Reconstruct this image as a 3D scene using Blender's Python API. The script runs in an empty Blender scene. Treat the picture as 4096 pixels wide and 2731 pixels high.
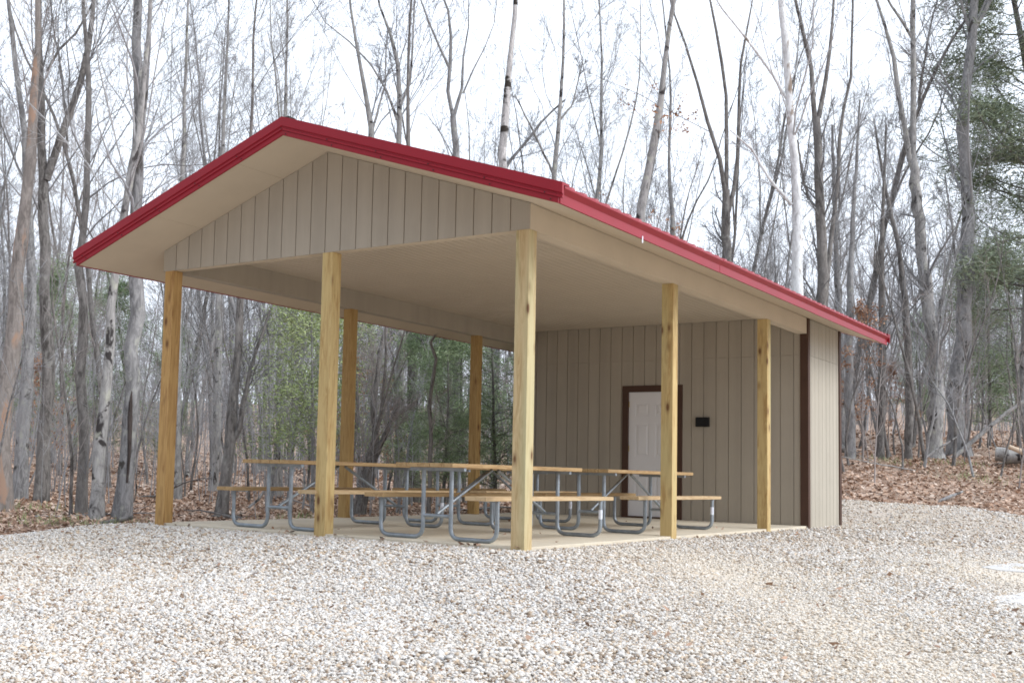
import bpy, math, numpy as np
from mathutils import Vector
RS = np.random.RandomState
sc = bpy.context.scene
COL = sc.collection
W = 4.8768; XC = -W/2; D = 8.5965; E = 10.40; HB = 2.94; HC = 3.2065; S = .142
M_ = .34; RZ = 4.162; OV = 3.116; FY = -.709; BY = E+.26; TH = .1465
FZ = .03                                   # top of the concrete floor

# ------------------------------------------------------------------ camera
CX, CY, CZ, YAW, PITCH, ROLL, FPX = 5.1444, -9.093, .6823, .6295, .0806, .0263, 4576.69
PX, PY = -465.5, 150.2
fw = np.array([-math.sin(YAW)*math.cos(PITCH), math.cos(YAW)*math.cos(PITCH), math.sin(PITCH)])
rr = np.array([math.cos(YAW), math.sin(YAW), 0]); uu = np.cross(rr, fw)
r2 = rr*math.cos(ROLL)+uu*math.sin(ROLL); u2 = -rr*math.sin(ROLL)+uu*math.cos(ROLL)
CAM = np.array([CX, CY, CZ])
FH = np.array([-math.sin(YAW), math.cos(YAW)]); RH = np.array([math.cos(YAW), math.sin(YAW)])
cd = bpy.data.cameras.new('camera'); cam = bpy.data.objects.new('camera', cd); COL.objects.link(cam); sc.camera = cam
from mathutils import Matrix
m = Matrix(((r2[0], u2[0], -fw[0], CX), (r2[1], u2[1], -fw[1], CY), (r2[2], u2[2], -fw[2], CZ), (0, 0, 0, 1)))
cam.matrix_world = m
cd.sensor_width = 36; cd.lens = FPX/4096*36; cd.sensor_fit = 'HORIZONTAL'
cd.shift_x = -PX/4096; cd.shift_y = PY/4096
cd.clip_start = .1; cd.clip_end = 2000
sc.render.resolution_x = 1024; sc.render.resolution_y = 682

def at(x, y, t):
    d = fw+r2*(x-2048-PX)/FPX-u2*(y-1365.5-PY)/FPX
    return CAM+d*t/(d[0]*FH[0]+d[1]*FH[1])
def tu(x, y):
    dx = x-CX; dy = y-CY
    return dx*FH[0]+dy*FH[1], dx*RH[0]+dy*RH[1]
def xy(t, u): return CX+t*FH[0]+u*RH[0], CY+t*FH[1]+u*RH[1]

# ------------------------------------------------------------------ terrain
LT = np.array([(-60, -2.5), (-5, -1.1), (0, -.95), (6, -.46), (8.5, -.30), (10.5, -.24), (14, -.27), (18, -.16), (22, -.05), (35, .3), (60, 1.3), (120, 5.6), (220, 13), (600, 28)])
RT = np.array([(-60, -2.5), (-5, -1.1), (0, -.95), (6, -.40), (8.5, -.19), (10.5, -.11), (14, -.05), (17, 0), (20, .24), (22, .34), (24, .62), (26, 1.0), (28, 1.35), (31, 1.75), (35, 2.0), (60, 3.4), (120, 8), (220, 17), (600, 30)])
def sst(x): x = np.clip(x, 0, 1); return x*x*(3-2*x)
def H(x, y):
    x = np.asarray(x, float); y = np.asarray(y, float)
    t, u = tu(x, y)
    k = sst((u/np.maximum(np.abs(t), 4)-.12)/.28)
    n = np.interp(t, LT[:, 0], LT[:, 1])*(1-k)+np.interp(t, RT[:, 0], RT[:, 1])*k
    far = sst((t-18)/20)
    n = n+far*(.25*np.sin(x*.21+1.3)*np.sin(y*.17+.4)+.1*np.sin(x*.7+y*.5))
    n = n+(.012*np.sin(x*2.1+.7*y)+.010*np.sin(y*3.3-.9*x+1)+.008*np.sin(x*5.1+y*4.3))*(1-sst((t-20)/10))
    dx = np.maximum(np.maximum(-W-.15-x, x-.15), 0); dy = np.maximum(np.maximum(-.15-y, y-E-.3), 0)
    d = np.hypot(dx, dy)
    p = 1-sst(d/2.3)
    return n*(1-p)+(-.030)*p
GP = [(-5.15, .35), (-5.5, .35), (-6.93, -.57), (-12, -4.3), (-22, -13), (-22, -30), (26, -30), (26, 6), 'far', (-5.15, 11.5)]
def hit(x, y):
    """where the sight line through a picture point meets the forest floor"""
    for t in np.arange(11, 70, .1):
        p = at(x, y, t)
        if p[2] <= H(p[0], p[1]): return t
    return 30.
_i = GP.index('far')
GP[_i:_i+1] = [tuple(at(px, py, hit(px, py))[:2]) for px, py in ((4600, 2125), (4300, 2092), (4096, 2068), (3900, 2042), (3700, 2020), (3500, 2012), (3380, 2006), (3250, 2006))]+[(-4.6, 14.0)]
def ingravel(x, y):
    x = np.asarray(x, float); y = np.asarray(y, float)
    x2 = x+.16*np.sin(y*2.3)+.09*np.sin(y*6.1+x*2); y2 = y+.18*np.sin(x*2.9+.6)+.1*np.sin(x*7.3+1+y)
    c = np.zeros(x.shape, bool); n = len(GP)
    for i in range(n):
        ax, ay = GP[i]; bx, by = GP[(i+1) % n]
        cond = (ay > y2) != (by > y2)
        c ^= cond & (x2 < (bx-ax)*(y2-ay)/((by-ay) if by != ay else 1e-9)+ax)
    return c
def inpad(x, y, g=0.0): return (x > -W-g) & (x < g) & (y > -g) & (y < E+g)

# ------------------------------------------------------------------ node helpers
def mat(name, rough=.7, metal=0.0, spec=.3):
    m = bpy.data.materials.new(name); m.use_nodes = True
    nt = m.node_tree; b = nt.nodes['Principled BSDF']
    b.inputs['Roughness'].default_value = rough; b.inputs['Metallic'].default_value = metal
    b.inputs['Specular IOR Level'].default_value = spec
    return m, nt, b
def N(nt, t, **k):
    n = nt.nodes.new(t)
    for a, v in k.items():
        if a in n.inputs.keys() if isinstance(a, str) else False: n.inputs[a].default_value = v
        else: setattr(n, a, v)
    return n
def coords(nt, scale=(1, 1, 1), kind='Object', rnd=False, rot=None):
    tc = nt.nodes.new('ShaderNodeTexCoord'); mp = nt.nodes.new('ShaderNodeMapping')
    mp.inputs['Scale'].default_value = scale
    if rot: mp.inputs['Rotation'].default_value = rot
    nt.links.new(tc.outputs[kind], mp.inputs['Vector'])
    if rnd:
        oi = nt.nodes.new('ShaderNodeObjectInfo'); v = nt.nodes.new('ShaderNodeVectorMath'); v.operation = 'SCALE'
        v.inputs[0].default_value = (37, 23, 41); nt.links.new(oi.outputs['Random'], v.inputs['Scale'])
        nt.links.new(v.outputs[0], mp.inputs['Location'])
    return mp.outputs[0]
def noise(nt, vec, scale, detail=4, rough=.55, dist=0):
    n = nt.nodes.new('ShaderNodeTexNoise'); n.inputs['Scale'].default_value = scale; n.inputs['Detail'].default_value = detail
    n.inputs['Roughness'].default_value = rough; n.inputs['Distortion'].default_value = dist
    nt.links.new(vec, n.inputs['Vector']); return n.outputs['Fac']
def ramp(nt, fac, stops):
    r = nt.nodes.new('ShaderNodeValToRGB'); e = r.color_ramp.elements
    while len(e) < len(stops): e.new(.5)
    for q, (p, c) in zip(e, stops):
        q.position = p; q.color = (c[0], c[1], c[2], 1) if isinstance(c, (tuple, list)) else (c, c, c, 1)
    nt.links.new(fac, r.inputs['Fac']); return r.outputs['Color']
def mix(nt, fac, a, b, mode='MIX'):
    n = nt.nodes.new('ShaderNodeMix'); n.data_type = 'RGBA'; n.blend_type = mode
    for i, v in ((0, fac), (6, a), (7, b)):
        if hasattr(v, 'links') or isinstance(v, bpy.types.NodeSocket): nt.links.new(v, n.inputs[i])
        else: n.inputs[i].default_value = v if i == 0 else (v[0], v[1], v[2], 1)
    return n.outputs[2]
def bump(nt, b, h, strength=.4, dist=.01):
    n = nt.nodes.new('ShaderNodeBump'); n.inputs['Strength'].default_value = strength; n.inputs['Distance'].default_value = dist
    nt.links.new(h, n.inputs['Height']); nt.links.new(n.outputs[0], b.inputs['Normal'])

def m_siding(name='siding_paint', c=(.40, .355, .293), vert=True):
    m, nt, b = mat(name, .75)
    v = coords(nt, (14, 14, 1.2)); g = noise(nt, v, 4, 6, .65, .6)
    v2 = coords(nt, (1, 1, 1)); g2 = noise(nt, v2, 1.6, 3)
    v3 = coords(nt, (4.92, 4.92, .01)); g3 = noise(nt, v3, 1.0, 1)
    col = mix(nt, ramp(nt, g, [(.35, 0), (.7, 1)]), tuple(x*.88 for x in c), tuple(x*1.07 for x in c))
    col = mix(nt, .45, col, mix(nt, ramp(nt, g2, [(.3, 0), (.75, 1)]), tuple(x*.82 for x in c), tuple(x*1.12 for x in c)))
    col = mix(nt, .5, col, mix(nt, ramp(nt, g3, [(.3, 0), (.7, 1)]), tuple(x*.85 for x in c), tuple(x*1.1 for x in c)))
    nt.links.new(col, b.inputs['Base Color']); bump(nt, b, g, .25, .004); return m
def m_plain(name, c, rough=.7, var=.1, scale=3, metal=0, bs=.0, spec=.3):
    m, nt, b = mat(name, rough, metal, spec)
    v = coords(nt); g = noise(nt, v, scale, 6, .6)
    col = mix(nt, ramp(nt, g, [(.3, 0), (.7, 1)]), tuple(x*(1-var) for x in c), tuple(min(x*(1+var), 1) for x in c))
    nt.links.new(col, b.inputs['Base Color'])
    if bs: bump(nt, b, noise(nt, v, scale*12, 3), bs, .005)
    return m
def m_wood(name, light, dark, green=None, axis='z', knots=True, rnd=True):
    m, nt, b = mat(name, .65)
    sc_ = {'z': (1, 1, .1), 'y': (1, .1, 1), 'x': (.1, 1, 1)}[axis]
    v = coords(nt, sc_, rnd=rnd)
    w = noise(nt, v, 26, 5, .6, 1.4)
    v1 = coords(nt, tuple(.5*x for x in sc_), rnd=rnd); w2 = noise(nt, v1, 9, 3, .5, 2.5)
    col = mix(nt, ramp(nt, w, [(.38, 0), (.62, 1)]), dark, light)
    col = mix(nt, ramp(nt, w2, [(.45, 0), (.62, .75)]), col, tuple(x*.98 for x in light))
    if green:
        v2 = coords(nt, tuple(.6*x for x in sc_), rnd=rnd)
        col = mix(nt, ramp(nt, noise(nt, v2, 3.5, 2), [(.5, 0), (.62, .6)]), col, green)
    if knots:
        ks = {'z': (1, 1, .42), 'y': (1, .42, 1), 'x': (.42, 1, 1)}[axis]
        v3 = coords(nt, ks, rnd=rnd); vo = nt.nodes.new('ShaderNodeTexVoronoi'); vo.inputs['Scale'].default_value = 8.5
        nt.links.new(v3, vo.inputs['Vector'])
        k = ramp(nt, vo.outputs['Distance'], [(.0, 1), (.12, .9), (.17, .5), (.24, .22), (.36, 0)])
        # only some cells carry a knot
        cc = nt.nodes.new('ShaderNodeSeparateColor'); nt.links.new(vo.outputs['Color'], cc.inputs[0])
        sel = ramp(nt, cc.outputs[0], [(.52, 0), (.54, 1)])
        mm = nt.nodes.new('ShaderNodeMath'); mm.operation = 'MULTIPLY'; nt.links.new(k, mm.inputs[0]); nt.links.new(sel, mm.inputs[1])
        col = mix(nt, mm.outputs[0], col, (.13, .055, .022))
    nt.links.new(col, b.inputs['Base Color']); bump(nt, b, w, .25, .003); return m
def m_attr(name, stops, rough=.8, nscale=60, nv=.15, spec=.2):
    m, nt, b = mat(name, rough, 0, spec)
    a = nt.nodes.new('ShaderNodeAttribute'); a.attribute_name = 'rnd'
    col = ramp(nt, a.outputs['Fac'], stops)
    g = noise(nt, coords(nt), nscale, 3)
    col = mix(nt, ramp(nt, g, [(.3, nv), (.7, 0)]), col, (.12, .10, .08))
    nt.links.new(col, b.inputs['Base Color']); return m
def m_bark(name, a, bcol, patch=None, pth=(.55, .63), pscale=(2.2, 2.2, 1.0), lich=None, rough=.9):
    m, nt, b = mat(name, rough, 0, .15)
    v = coords(nt, (5, 5, 1.5), rnd=True); g = noise(nt, v, 2.6, 7, .75, .8)
    col = mix(nt, ramp(nt, g, [(.40, 0), (.60, 1)]), tuple(x*.8 for x in a), tuple(x*1.08 for x in bcol))
    v1 = coords(nt, (1, 1, .5), rnd=True); g1 = noise(nt, v1, 1.3, 3)
    col = mix(nt, ramp(nt, g1, [(.4, 0), (.7, .5)]), col, tuple(x*1.25 for x in bcol))
    if patch:
        v2 = coords(nt, pscale, rnd=True)
        col = mix(nt, ramp(nt, noise(nt, v2, 1.6, 3, .6, .5), [(pth[0], 0), (pth[1], 1)]), col, patch)
    if lich:
        v3 = coords(nt, (3, 3, 2), rnd=True)
        col = mix(nt, ramp(nt, noise(nt, v3, 2.5, 4), [(.58, 0), (.68, .7)]), col, lich)
    nt.links.new(col, b.inputs['Base Color']); bump(nt, b, g, .6, .02); return m

SID = m_siding(); SID_LIT = m_siding('siding_paint_lit', (.44, .405, .34))  # second tone: same siding paint, with the sun's brightness put into the colour
SOF = m_plain('soffit_paint', (.58, .495, .385), .7, .05, 1.5)
CEI = m_plain('ceiling_paint', (.56, .49, .40), .7, .04, 1.2)
RED = m_plain('red_metal', (.275, .0095, .021), .42, .07, 2, 0, 0, .35)
ROOFM = m_plain('red_roof_metal', (.36, .05, .06), .3, .06, 3, 0, 0, .6)
RIDGE = m_plain('dark_ridge_seal', (.03, .03, .03), .8)
BRN = m_plain('brown_trim', (.075, .038, .025), .6, .08, 4)
WHT = m_plain('white_door_paint', (.76, .75, .76), .4, .02, 2, 0, 0, .4)
BLK = m_plain('black_plastic', (.006, .006, .007), .5)
PTRIM = m_plain('brass', (.5, .38, .18), .3, .05, 5, .9)
GALV = m_plain('galvanised_steel', (.30, .34, .38), .42, .25, 9, .55, .05, .5)
GALVF = m_plain('rusty_patch', (.32, .22, .13), .7, .3, 20)
STK = m_plain('sticker_paper', (.72, .76, .85), .5, .12, 60)
W_NEAR = m_wood('pine_pale', (.60, .47, .27), (.43, .295, .14), (.42, .44, .26))
W_MID = m_wood('pine_greenish', (.57, .43, .20), (.40, .255, .10), (.41, .41, .22))
W_OLD = m_wood('pine_amber', (.50, .31, .12), (.33, .18, .065), None)
W_DK = m_wood('pine_amber_dark', (.45, .30, .12), (.32, .19, .07), (.30, .29, .14))
TBL = m_wood('table_boards', (.44, .30, .15), (.30, .185, .085), None, 'y', False)
TBLE = m_wood('table_boards_pale', (.56, .42, .25), (.42, .28, .15), None, 'y', False)

# concrete
m, nt, b = mat('concrete', .75); v = coords(nt)
col = mix(nt, ramp(nt, noise(nt, v, 1.1, 4), [(.35, 0), (.7, 1)]), (.58, .52, .42), (.70, .63, .50))
col = mix(nt, ramp(nt, noise(nt, coords(nt, (.5, 3, 1)), 2.2, 5, .6), [(.5, 0), (.72, .4)]), col, (.48, .45, .40))
nt.links.new(col, b.inputs['Base Color']); bump(nt, b, noise(nt, v, 90, 3), .15, .002); CONC = m
PATHM = m_plain('pale_concrete', (.60, .59, .58), .8, .18, 9, 0, .3)

# gravel ground
m, nt, b = mat('gravel_bed', .9); v = coords(nt)
vo = nt.nodes.new('ShaderNodeTexVoronoi'); vo.inputs['Scale'].default_value = 42; nt.links.new(v, vo.inputs['Vector'])
sp = nt.nodes.new('ShaderNodeSeparateColor'); nt.links.new(vo.outputs['Color'], sp.inputs[0])
col = ramp(nt, sp.outputs[0], [(0, (.38, .30, .23)), (.3, (.58, .50, .42)), (.7, (.68, .62, .55)), (1, (.78, .74, .69))])
col = mix(nt, ramp(nt, vo.outputs['Distance'], [(.35, 0), (.75, .6)]), col, (.30, .24, .19))  # darker towards cell edges: shadow between the stones painted into the colour
col = mix(nt, ramp(nt, noise(nt, v, .7, 4), [(.45, 0), (.7, .35)]), col, (.62, .52, .38))
at_ = nt.nodes.new('ShaderNodeAttribute'); at_.attribute_name = 'warm'; m9 = nt.nodes.new('ShaderNodeMath'); m9.operation = 'MULTIPLY'; m9.inputs[1].default_value = .8; nt.links.new(at_.outputs['Fac'], m9.inputs[0])
sand = mix(nt, ramp(nt, noise(nt, v, 55, 5, .7), [(.35, 0), (.65, 1)]), (.52, .44, .34), (.80, .74, .64))
col = mix(nt, m9.outputs[0], col, sand)
nt.links.new(col, b.inputs['Base Color']); bump(nt, b, vo.outputs['Distance'], .7, -.012); GRAV = m
STONE = m_attr('gravel_stones', [(0, (.20, .13, .09)), (.06, (.40, .31, .23)), (.13, (.66, .52, .38)), (.20, (.52, .52, .53)), (.32, (.64, .595, .55)), (.5, (.71, .665, .61)), (.78, (.79, .76, .72)), (.94, (.83, .82, .81)), (1, (.88, .88, .88))], .85, 70, .25)
nt = STONE.node_tree; b = nt.nodes['Principled BSDF']; src = b.inputs['Base Color'].links[0].from_socket
a = nt.nodes.new('ShaderNodeAttribute'); a.attribute_name = 'warm'; mm = nt.nodes.new('ShaderNodeMath'); mm.operation = 'MULTIPLY'; mm.inputs[1].default_value = .62
nt.links.new(a.outputs['Fac'], mm.inputs[0]); nt.links.new(mix(nt, mm.outputs[0], src, (.76, .68, .56)), b.inputs['Base Color'])
# leaf litter
m, nt, b = mat('forest_floor', .95); v = coords(nt)
vo = nt.nodes.new('ShaderNodeTexVoronoi'); vo.inputs['Scale'].default_value = 13; vo.inputs['Randomness'].default_value = 1
dv = nt.nodes.new('ShaderNodeVectorMath'); dv.operation = 'ADD'; nn = nt.nodes.new('ShaderNodeTexNoise'); nn.inputs['Scale'].default_value = 7
nt.links.new(v, nn.inputs['Vector']); sm = nt.nodes.new('ShaderNodeVectorMath'); sm.operation = 'SCALE'; sm.inputs['Scale'].default_value = .25
nt.links.new(nn.outputs['Color'], sm.inputs[0]); nt.links.new(v, dv.inputs[0]); nt.links.new(sm.outputs[0], dv.inputs[1]); nt.links.new(dv.outputs[0], vo.inputs['Vector'])
sp = nt.nodes.new('ShaderNodeSeparateColor'); nt.links.new(vo.outputs['Color'], sp.inputs[0])
col = ramp(nt, sp.outputs[0], [(0, (.16, .115, .09)), (.3, (.32, .225, .17)), (.6, (.44, .31, .235)), (.85, (.58, .43, .34)), (1, (.68, .56, .48))])
col = mix(nt, ramp(nt, noise(nt, v, .5, 4), [(.45, 0), (.75, .45)]), col, (.20, .16, .12))
nt.links.new(col, b.inputs['Base Color']); bump(nt, b, sp.outputs[1], .6, .03); LIT = m
LEAF = m_attr('dead_leaves', [(0, (.14, .09, .065)), (.22, (.32, .20, .14)), (.5, (.54, .36, .26)), (.78, (.68, .50, .385)), (1, (.80, .67, .57))], .8, 20, .2)

B_GREY = m_bark('bark_grey', (.17, .17, .175), (.32, .32, .325), (.08, .075, .07), (.60, .66), (2, 2, 1.3), (.42, .43, .39))
B_DARK = m_bark('bark_dark', (.10, .093, .088), (.23, .22, .212), None, lich=(.33, .33, .31))
B_PALE = m_bark('bark_pale', (.22, .218, .215), (.40, .395, .39), (.06, .055, .055), (.58, .64), (2.4, 2.4, 1.7), (.48, .49, .42))
B_BIRCH = m_bark('bark_birch', (.34, .34, .34), (.58, .575, .57), (.05, .045, .04), (.55, .60), (.7, .7, 1.9))
B_SYC = m_bark('bark_white', (.58, .60, .61), (.80, .83, .85), (.30, .25, .21), (.56, .62), (2.6, 2.6, .8))
B_ORG = m_bark('bark_orange', (.18, .16, .15), (.32, .29, .27), (.42, .29, .22), (.54, .62), (2.2, 2.2, .8))
T_GREY = m_plain('twigs_grey', (.33, .335, .35), .9, .3, .6, 0, 0, .1)
T_DARK = m_plain('twigs_dark', (.18, .18, .185), .9, .3, .6, 0, 0, .1)
T_PALE = m_plain('twigs_pale', (.44, .445, .455), .9, .25, .6, 0, 0, .1)
T_BROWN = m_plain('twigs_brown', (.33, .30, .29), .9, .3, .6, 0, 0, .1)
T_FAR = m_plain('twigs_far', (.42, .425, .45), .9, .25, .3, 0, 0, .05)  # pale bluish: the haze of distance is put into the twig colour
NEED = m_attr('pine_needles', [(0, (.17, .215, .15)), (.5, (.27, .33, .225)), (1, (.40, .46, .33))], .7, 3, .2)
NEEDL = m_attr('soft_green_leaves', [(0, (.20, .27, .11)), (.5, (.33, .42, .18)), (1, (.50, .58, .30))], .7, 3, .2)
NEEDB = m_attr('blue_green_needles', [(0, (.15, .22, .12)), (.5, (.26, .36, .20)), (1, (.42, .52, .32))], .7, 3, .2)
BEECH = m_attr('beech_leaves', [(0, (.25, .13, .07)), (.5, (.45, .25, .15)), (1, (.62, .40, .27))], .8, 3, .1)

# ------------------------------------------------------------------ mesh helpers
def link(name, me, mt=None, parent=None):
    o = bpy.data.objects.new(name, me); COL.objects.link(o)
    if mt is not None and me is not None and not me.materials: me.materials.append(mt)
    if parent is not None: o.parent = parent
    return o
def tag(o, label=None, cat=None, group=None, kind=None):
    if label: o['label'] = label
    if cat: o['category'] = cat
    if group: o['group'] = group
    if kind: o['kind'] = kind
    return o
def empty(name, loc=(0, 0, 0), rz=0):
    o = bpy.data.objects.new(name, None); COL.objects.link(o); o.location = loc; o.rotation_euler = (0, 0, rz); o.empty_display_size = .2
    return o
class MB:
    def __init__(s): s.v = []; s.f = []; s.sm = []
    def add(s, v, f, smooth=False):
        o = len(s.v); s.v += [tuple(map(float, p)) for p in v]; s.f += [tuple(i+o for i in q) for q in f]; s.sm += [smooth]*len(f); return s
    def box(s, x0, x1, y0, y1, z0, z1):
        return s.add([(x0, y0, z0), (x1, y0, z0), (x1, y1, z0), (x0, y1, z0), (x0, y0, z1), (x1, y0, z1), (x1, y1, z1), (x0, y1, z1)],
                     [(0, 3, 2, 1), (4, 5, 6, 7), (0, 1, 5, 4), (1, 2, 6, 5), (2, 3, 7, 6), (3, 0, 4, 7)])
    def prism(s, poly, axis, a, b):          # poly in the two other axes
        def P(p, c): return (c, p[0], p[1]) if axis == 'x' else ((p[0], c, p[1]) if axis == 'y' else (p[0], p[1], c))
        n = len(poly); v = [P(p, a) for p in poly]+[P(p, b) for p in poly]
        f = [tuple(range(n))[::-1], tuple(range(n, 2*n))]+[(i, (i+1) % n, (i+1) % n+n, i+n) for i in range(n)]
        return s.add(v, f)
    def sweep(s, prof, stations):            # list of functions giving 3D point per profile point
        n = len(prof); k = len(stations); v = [st(p) for st in stations for p in prof]; f = []
        for j in range(k-1):
            f += [(j*n+i, j*n+(i+1) % n, (j+1)*n+(i+1) % n, (j+1)*n+i) for i in range(n)]
        f += [tuple(range(n))[::-1], tuple((k-1)*n+i for i in range(n))]
        return s.add(v, f)
    def tube(s, pts, r, n=10, caps=True):
        pts = [Vector(p) for p in pts]; rs = r if hasattr(r, '__len__') else [r]*len(pts)
        ref = Vector((0, 0, 1)); v = []; prev = None
        for i, p in enumerate(pts):
            d = (pts[min(i+1, len(pts)-1)]-pts[max(i-1, 0)]).normalized()
            if prev is None:
                a = d.cross(ref if abs(d.z) < .9 else Vector((1, 0, 0))).normalized()
            else: a = (prev-d*prev.dot(d)).normalized()
            prev = a; bb = d.cross(a)
            v += [tuple(p+(a*math.cos(2*math.pi*k/n)+bb*math.sin(2*math.pi*k/n))*rs[i]) for k in range(n)]
        f = [(i*n+k, i*n+(k+1) % n, (i+1)*n+(k+1) % n, (i+1)*n+k) for i in range(len(pts)-1) for k in range(n)]
        s.add(v, f, True)
        if caps: s.add(v[:n], [tuple(range(n))[::-1]]); s.add(v[-n:], [tuple(range(n))])
        return s
    def build(s, name, mt, parent=None, bevel=0):
        me = bpy.data.meshes.new(name); me.from_pydata(s.v, [], s.f); me.update()
        import bmesh
        bm = bmesh.new(); bm.from_mesh(me); bmesh.ops.recalc_face_normals(bm, faces=bm.faces)
        bm.to_mesh(me); bm.free()
        me.polygons.foreach_set('use_smooth', s.sm)
        o = link(name, me, mt, parent)
        if bevel:
            md = o.modifiers.new('bevel', 'BEVEL'); md.width = bevel; md.segments = 2; md.limit_method = 'ANGLE'
        return o
def npmesh(name, V, F, smooth=False, rnd=None, mt=None):
    """V (n,3), F (m,k) same k"""
    me = bpy.data.meshes.new(name); k = F.shape[1]
    me.vertices.add(len(V)); me.vertices.foreach_set('co', np.ascontiguousarray(V, np.float32).ravel())
    me.loops.add(F.size); me.loops.foreach_set('vertex_index', np.ascontiguousarray(F, np.int32).ravel())
    me.polygons.add(len(F)); me.polygons.foreach_set('loop_start', np.arange(0, F.size, k, dtype=np.int32))
    me.polygons.foreach_set('loop_total', np.full(len(F), k, np.int32))
    if smooth: me.polygons.foreach_set('use_smooth', np.ones(len(F), bool))
    if rnd is not None:
        a = me.attributes.new('rnd', 'FLOAT', 'FACE'); a.data.foreach_set('value', np.ascontiguousarray(rnd, np.float32))
    me.update(); me.validate()
    if mt: me.materials.append(mt)
    return me

# ------------------------------------------------------------------ ground
def gridmesh(name, xs, ys, dz, mask=None):
    X, Y = np.meshgrid(xs, ys); Z = H(X, Y)+dz
    V = np.stack([X.ravel(), Y.ravel(), Z.ravel()], 1); nx = len(xs); ny = len(ys)
    i = (np.arange(ny-1)[:, None]*nx+np.arange(nx-1)[None]).ravel()
    F = np.stack([i, i+1, i+nx+1, i+nx], 1)
    if mask is not None:
        cx = V[F].mean(1); F = F[mask(cx[:, 0], cx[:, 1])]
        u, inv = np.unique(F.ravel(), return_inverse=True); V = V[u]; F = inv.reshape(-1, 4)
    return npmesh(name, V, F, True)
def axis(lo, hi, fine0, fine1, st):
    a = list(np.arange(fine0, fine1, st)); x = fine1; d = st
    while x < hi: a.append(x); d *= 1.25; x += d
    x = fine0-st; d = st; l = []
    while x > lo: l.append(x); d *= 1.25; x -= d
    return np.array(l[::-1]+a)
g = link('ground', gridmesh('ground', axis(-500, 500, -22, 14, .2), axis(-200, 700, -14, 34, .2), 0), LIT)
tag(g, 'leaf-covered forest floor rising gently behind the pavilion', kind='structure')
gy =  gridmesh('gravel_yard', np.arange(-22, 26, .12), np.arange(-26, 18, .12), .022, lambda x, y: ingravel(x, y) & ~inpad(x, y, -.05))
n_ = len(gy.vertices); co = np.empty(n_*3, np.float32); gy.vertices.foreach_get('co', co); co = co.reshape(-1, 3); t_, u_ = tu(co[:, 0], co[:, 1])
a = gy.attributes.new('warm', 'FLOAT', 'POINT'); a.data.foreach_set('value', (sst((u_-1.0)/2.5)*sst((15-t_)/4)).astype(np.float32))
g = link('gravel_yard', gy, GRAV)
tag(g, 'pale crushed gravel yard around the pavilion', kind='structure')

def sample_tu(rs, n, t0, t1, x0=-450, x1=4750, p=1.0):
    """points whose ground positions fall in the wedge the picture sees, plus a margin"""
    t = (rs.rand(n)*(t1**2-t0**2)+t0**2)**.5 if p == 1 else t0+(t1-t0)*rs.rand(n)
    u = (x0-1582+rs.rand(n)*(x1-x0))/FPX*t
    return xy(t, u)

# stones
def ico():
    p = (1+5**.5)/2
    v = np.array([(-1, p, 0), (1, p, 0), (-1, -p, 0), (1, -p, 0), (0, -1, p), (0, 1, p), (0, -1, -p), (0, 1, -p), (p, 0, -1), (p, 0, 1), (-p, 0, -1), (-p, 0, 1)], float)
    f = np.array([(0, 11, 5), (0, 5, 1), (0, 1, 7), (0, 7, 10), (0, 10, 11), (1, 5, 9), (5, 11, 4), (11, 10, 2), (10, 7, 6), (7, 1, 8), (3, 9, 4), (3, 4, 2), (3, 2, 6), (3, 6, 8), (3, 8, 9), (4, 9, 5), (2, 4, 11), (6, 2, 10), (8, 6, 7), (9, 8, 1)])
    return v/np.linalg.norm(v[0]), f
OCTV = np.array([(1, 0, 0), (-1, 0, 0), (0, 1, 0), (0, -1, 0), (0, 0, 1), (0, 0, -1)], float)
OCTF = np.array([(0, 2, 4), (2, 1, 4), (1, 3, 4), (3, 0, 4), (2, 0, 5), (1, 2, 5), (3, 1, 5), (0, 3, 5)])
def rotmats(rs, n, tilt=math.pi):
    a = rs.rand(n)*2*math.pi; b_ = rs.rand(n)*tilt; c = rs.rand(n)*2*math.pi
    ca, sa, cb, sb, cc, s_ = np.cos(a), np.sin(a), np.cos(b_), np.sin(b_), np.cos(c), np.sin(c)
    Z = np.zeros((n, 3, 3)); Rz = Z.copy(); Rx = Z.copy(); Rc = Z.copy()
    Rz[:, 0, 0] = ca; Rz[:, 0, 1] = -sa; Rz[:, 1, 0] = sa; Rz[:, 1, 1] = ca; Rz[:, 2, 2] = 1
    Rx[:, 0, 0] = 1; Rx[:, 1, 1] = cb; Rx[:, 1, 2] = -sb; Rx[:, 2, 1] = sb; Rx[:, 2, 2] = cb
    Rc[:, 0, 0] = cc; Rc[:, 0, 1] = -s_; Rc[:, 1, 0] = s_; Rc[:, 1, 1] = cc; Rc[:, 2, 2] = 1
    return Rz@Rx@Rc
def scatter(rs, tv, tf, P, size, jitter=.25, flat=(1, 1, 1), tilt=math.pi):
    n = len(P); k = len(tv)
    v = tv[None]*(1+jitter*rs.randn(n, k, 1).clip(-2, 2)*.6)*np.array(flat)[None, None]*(1+.3*rs.uniform(-1, 1, (n, 1, 3)))
    v = np.einsum('nij,nkj->nki', rotmats(rs, n, tilt), v)*np.asarray(size).reshape(-1, 1, 1)+P[:, None]
    F = (tf[None]+np.arange(n)[:, None, None]*k).reshape(-1, tf.shape[1])
    return v.reshape(-1, 3), F
rs = RS(5)
IV, IF = ico(); VV = []; FF = []; RR = []; WW = []; off = 0
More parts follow.
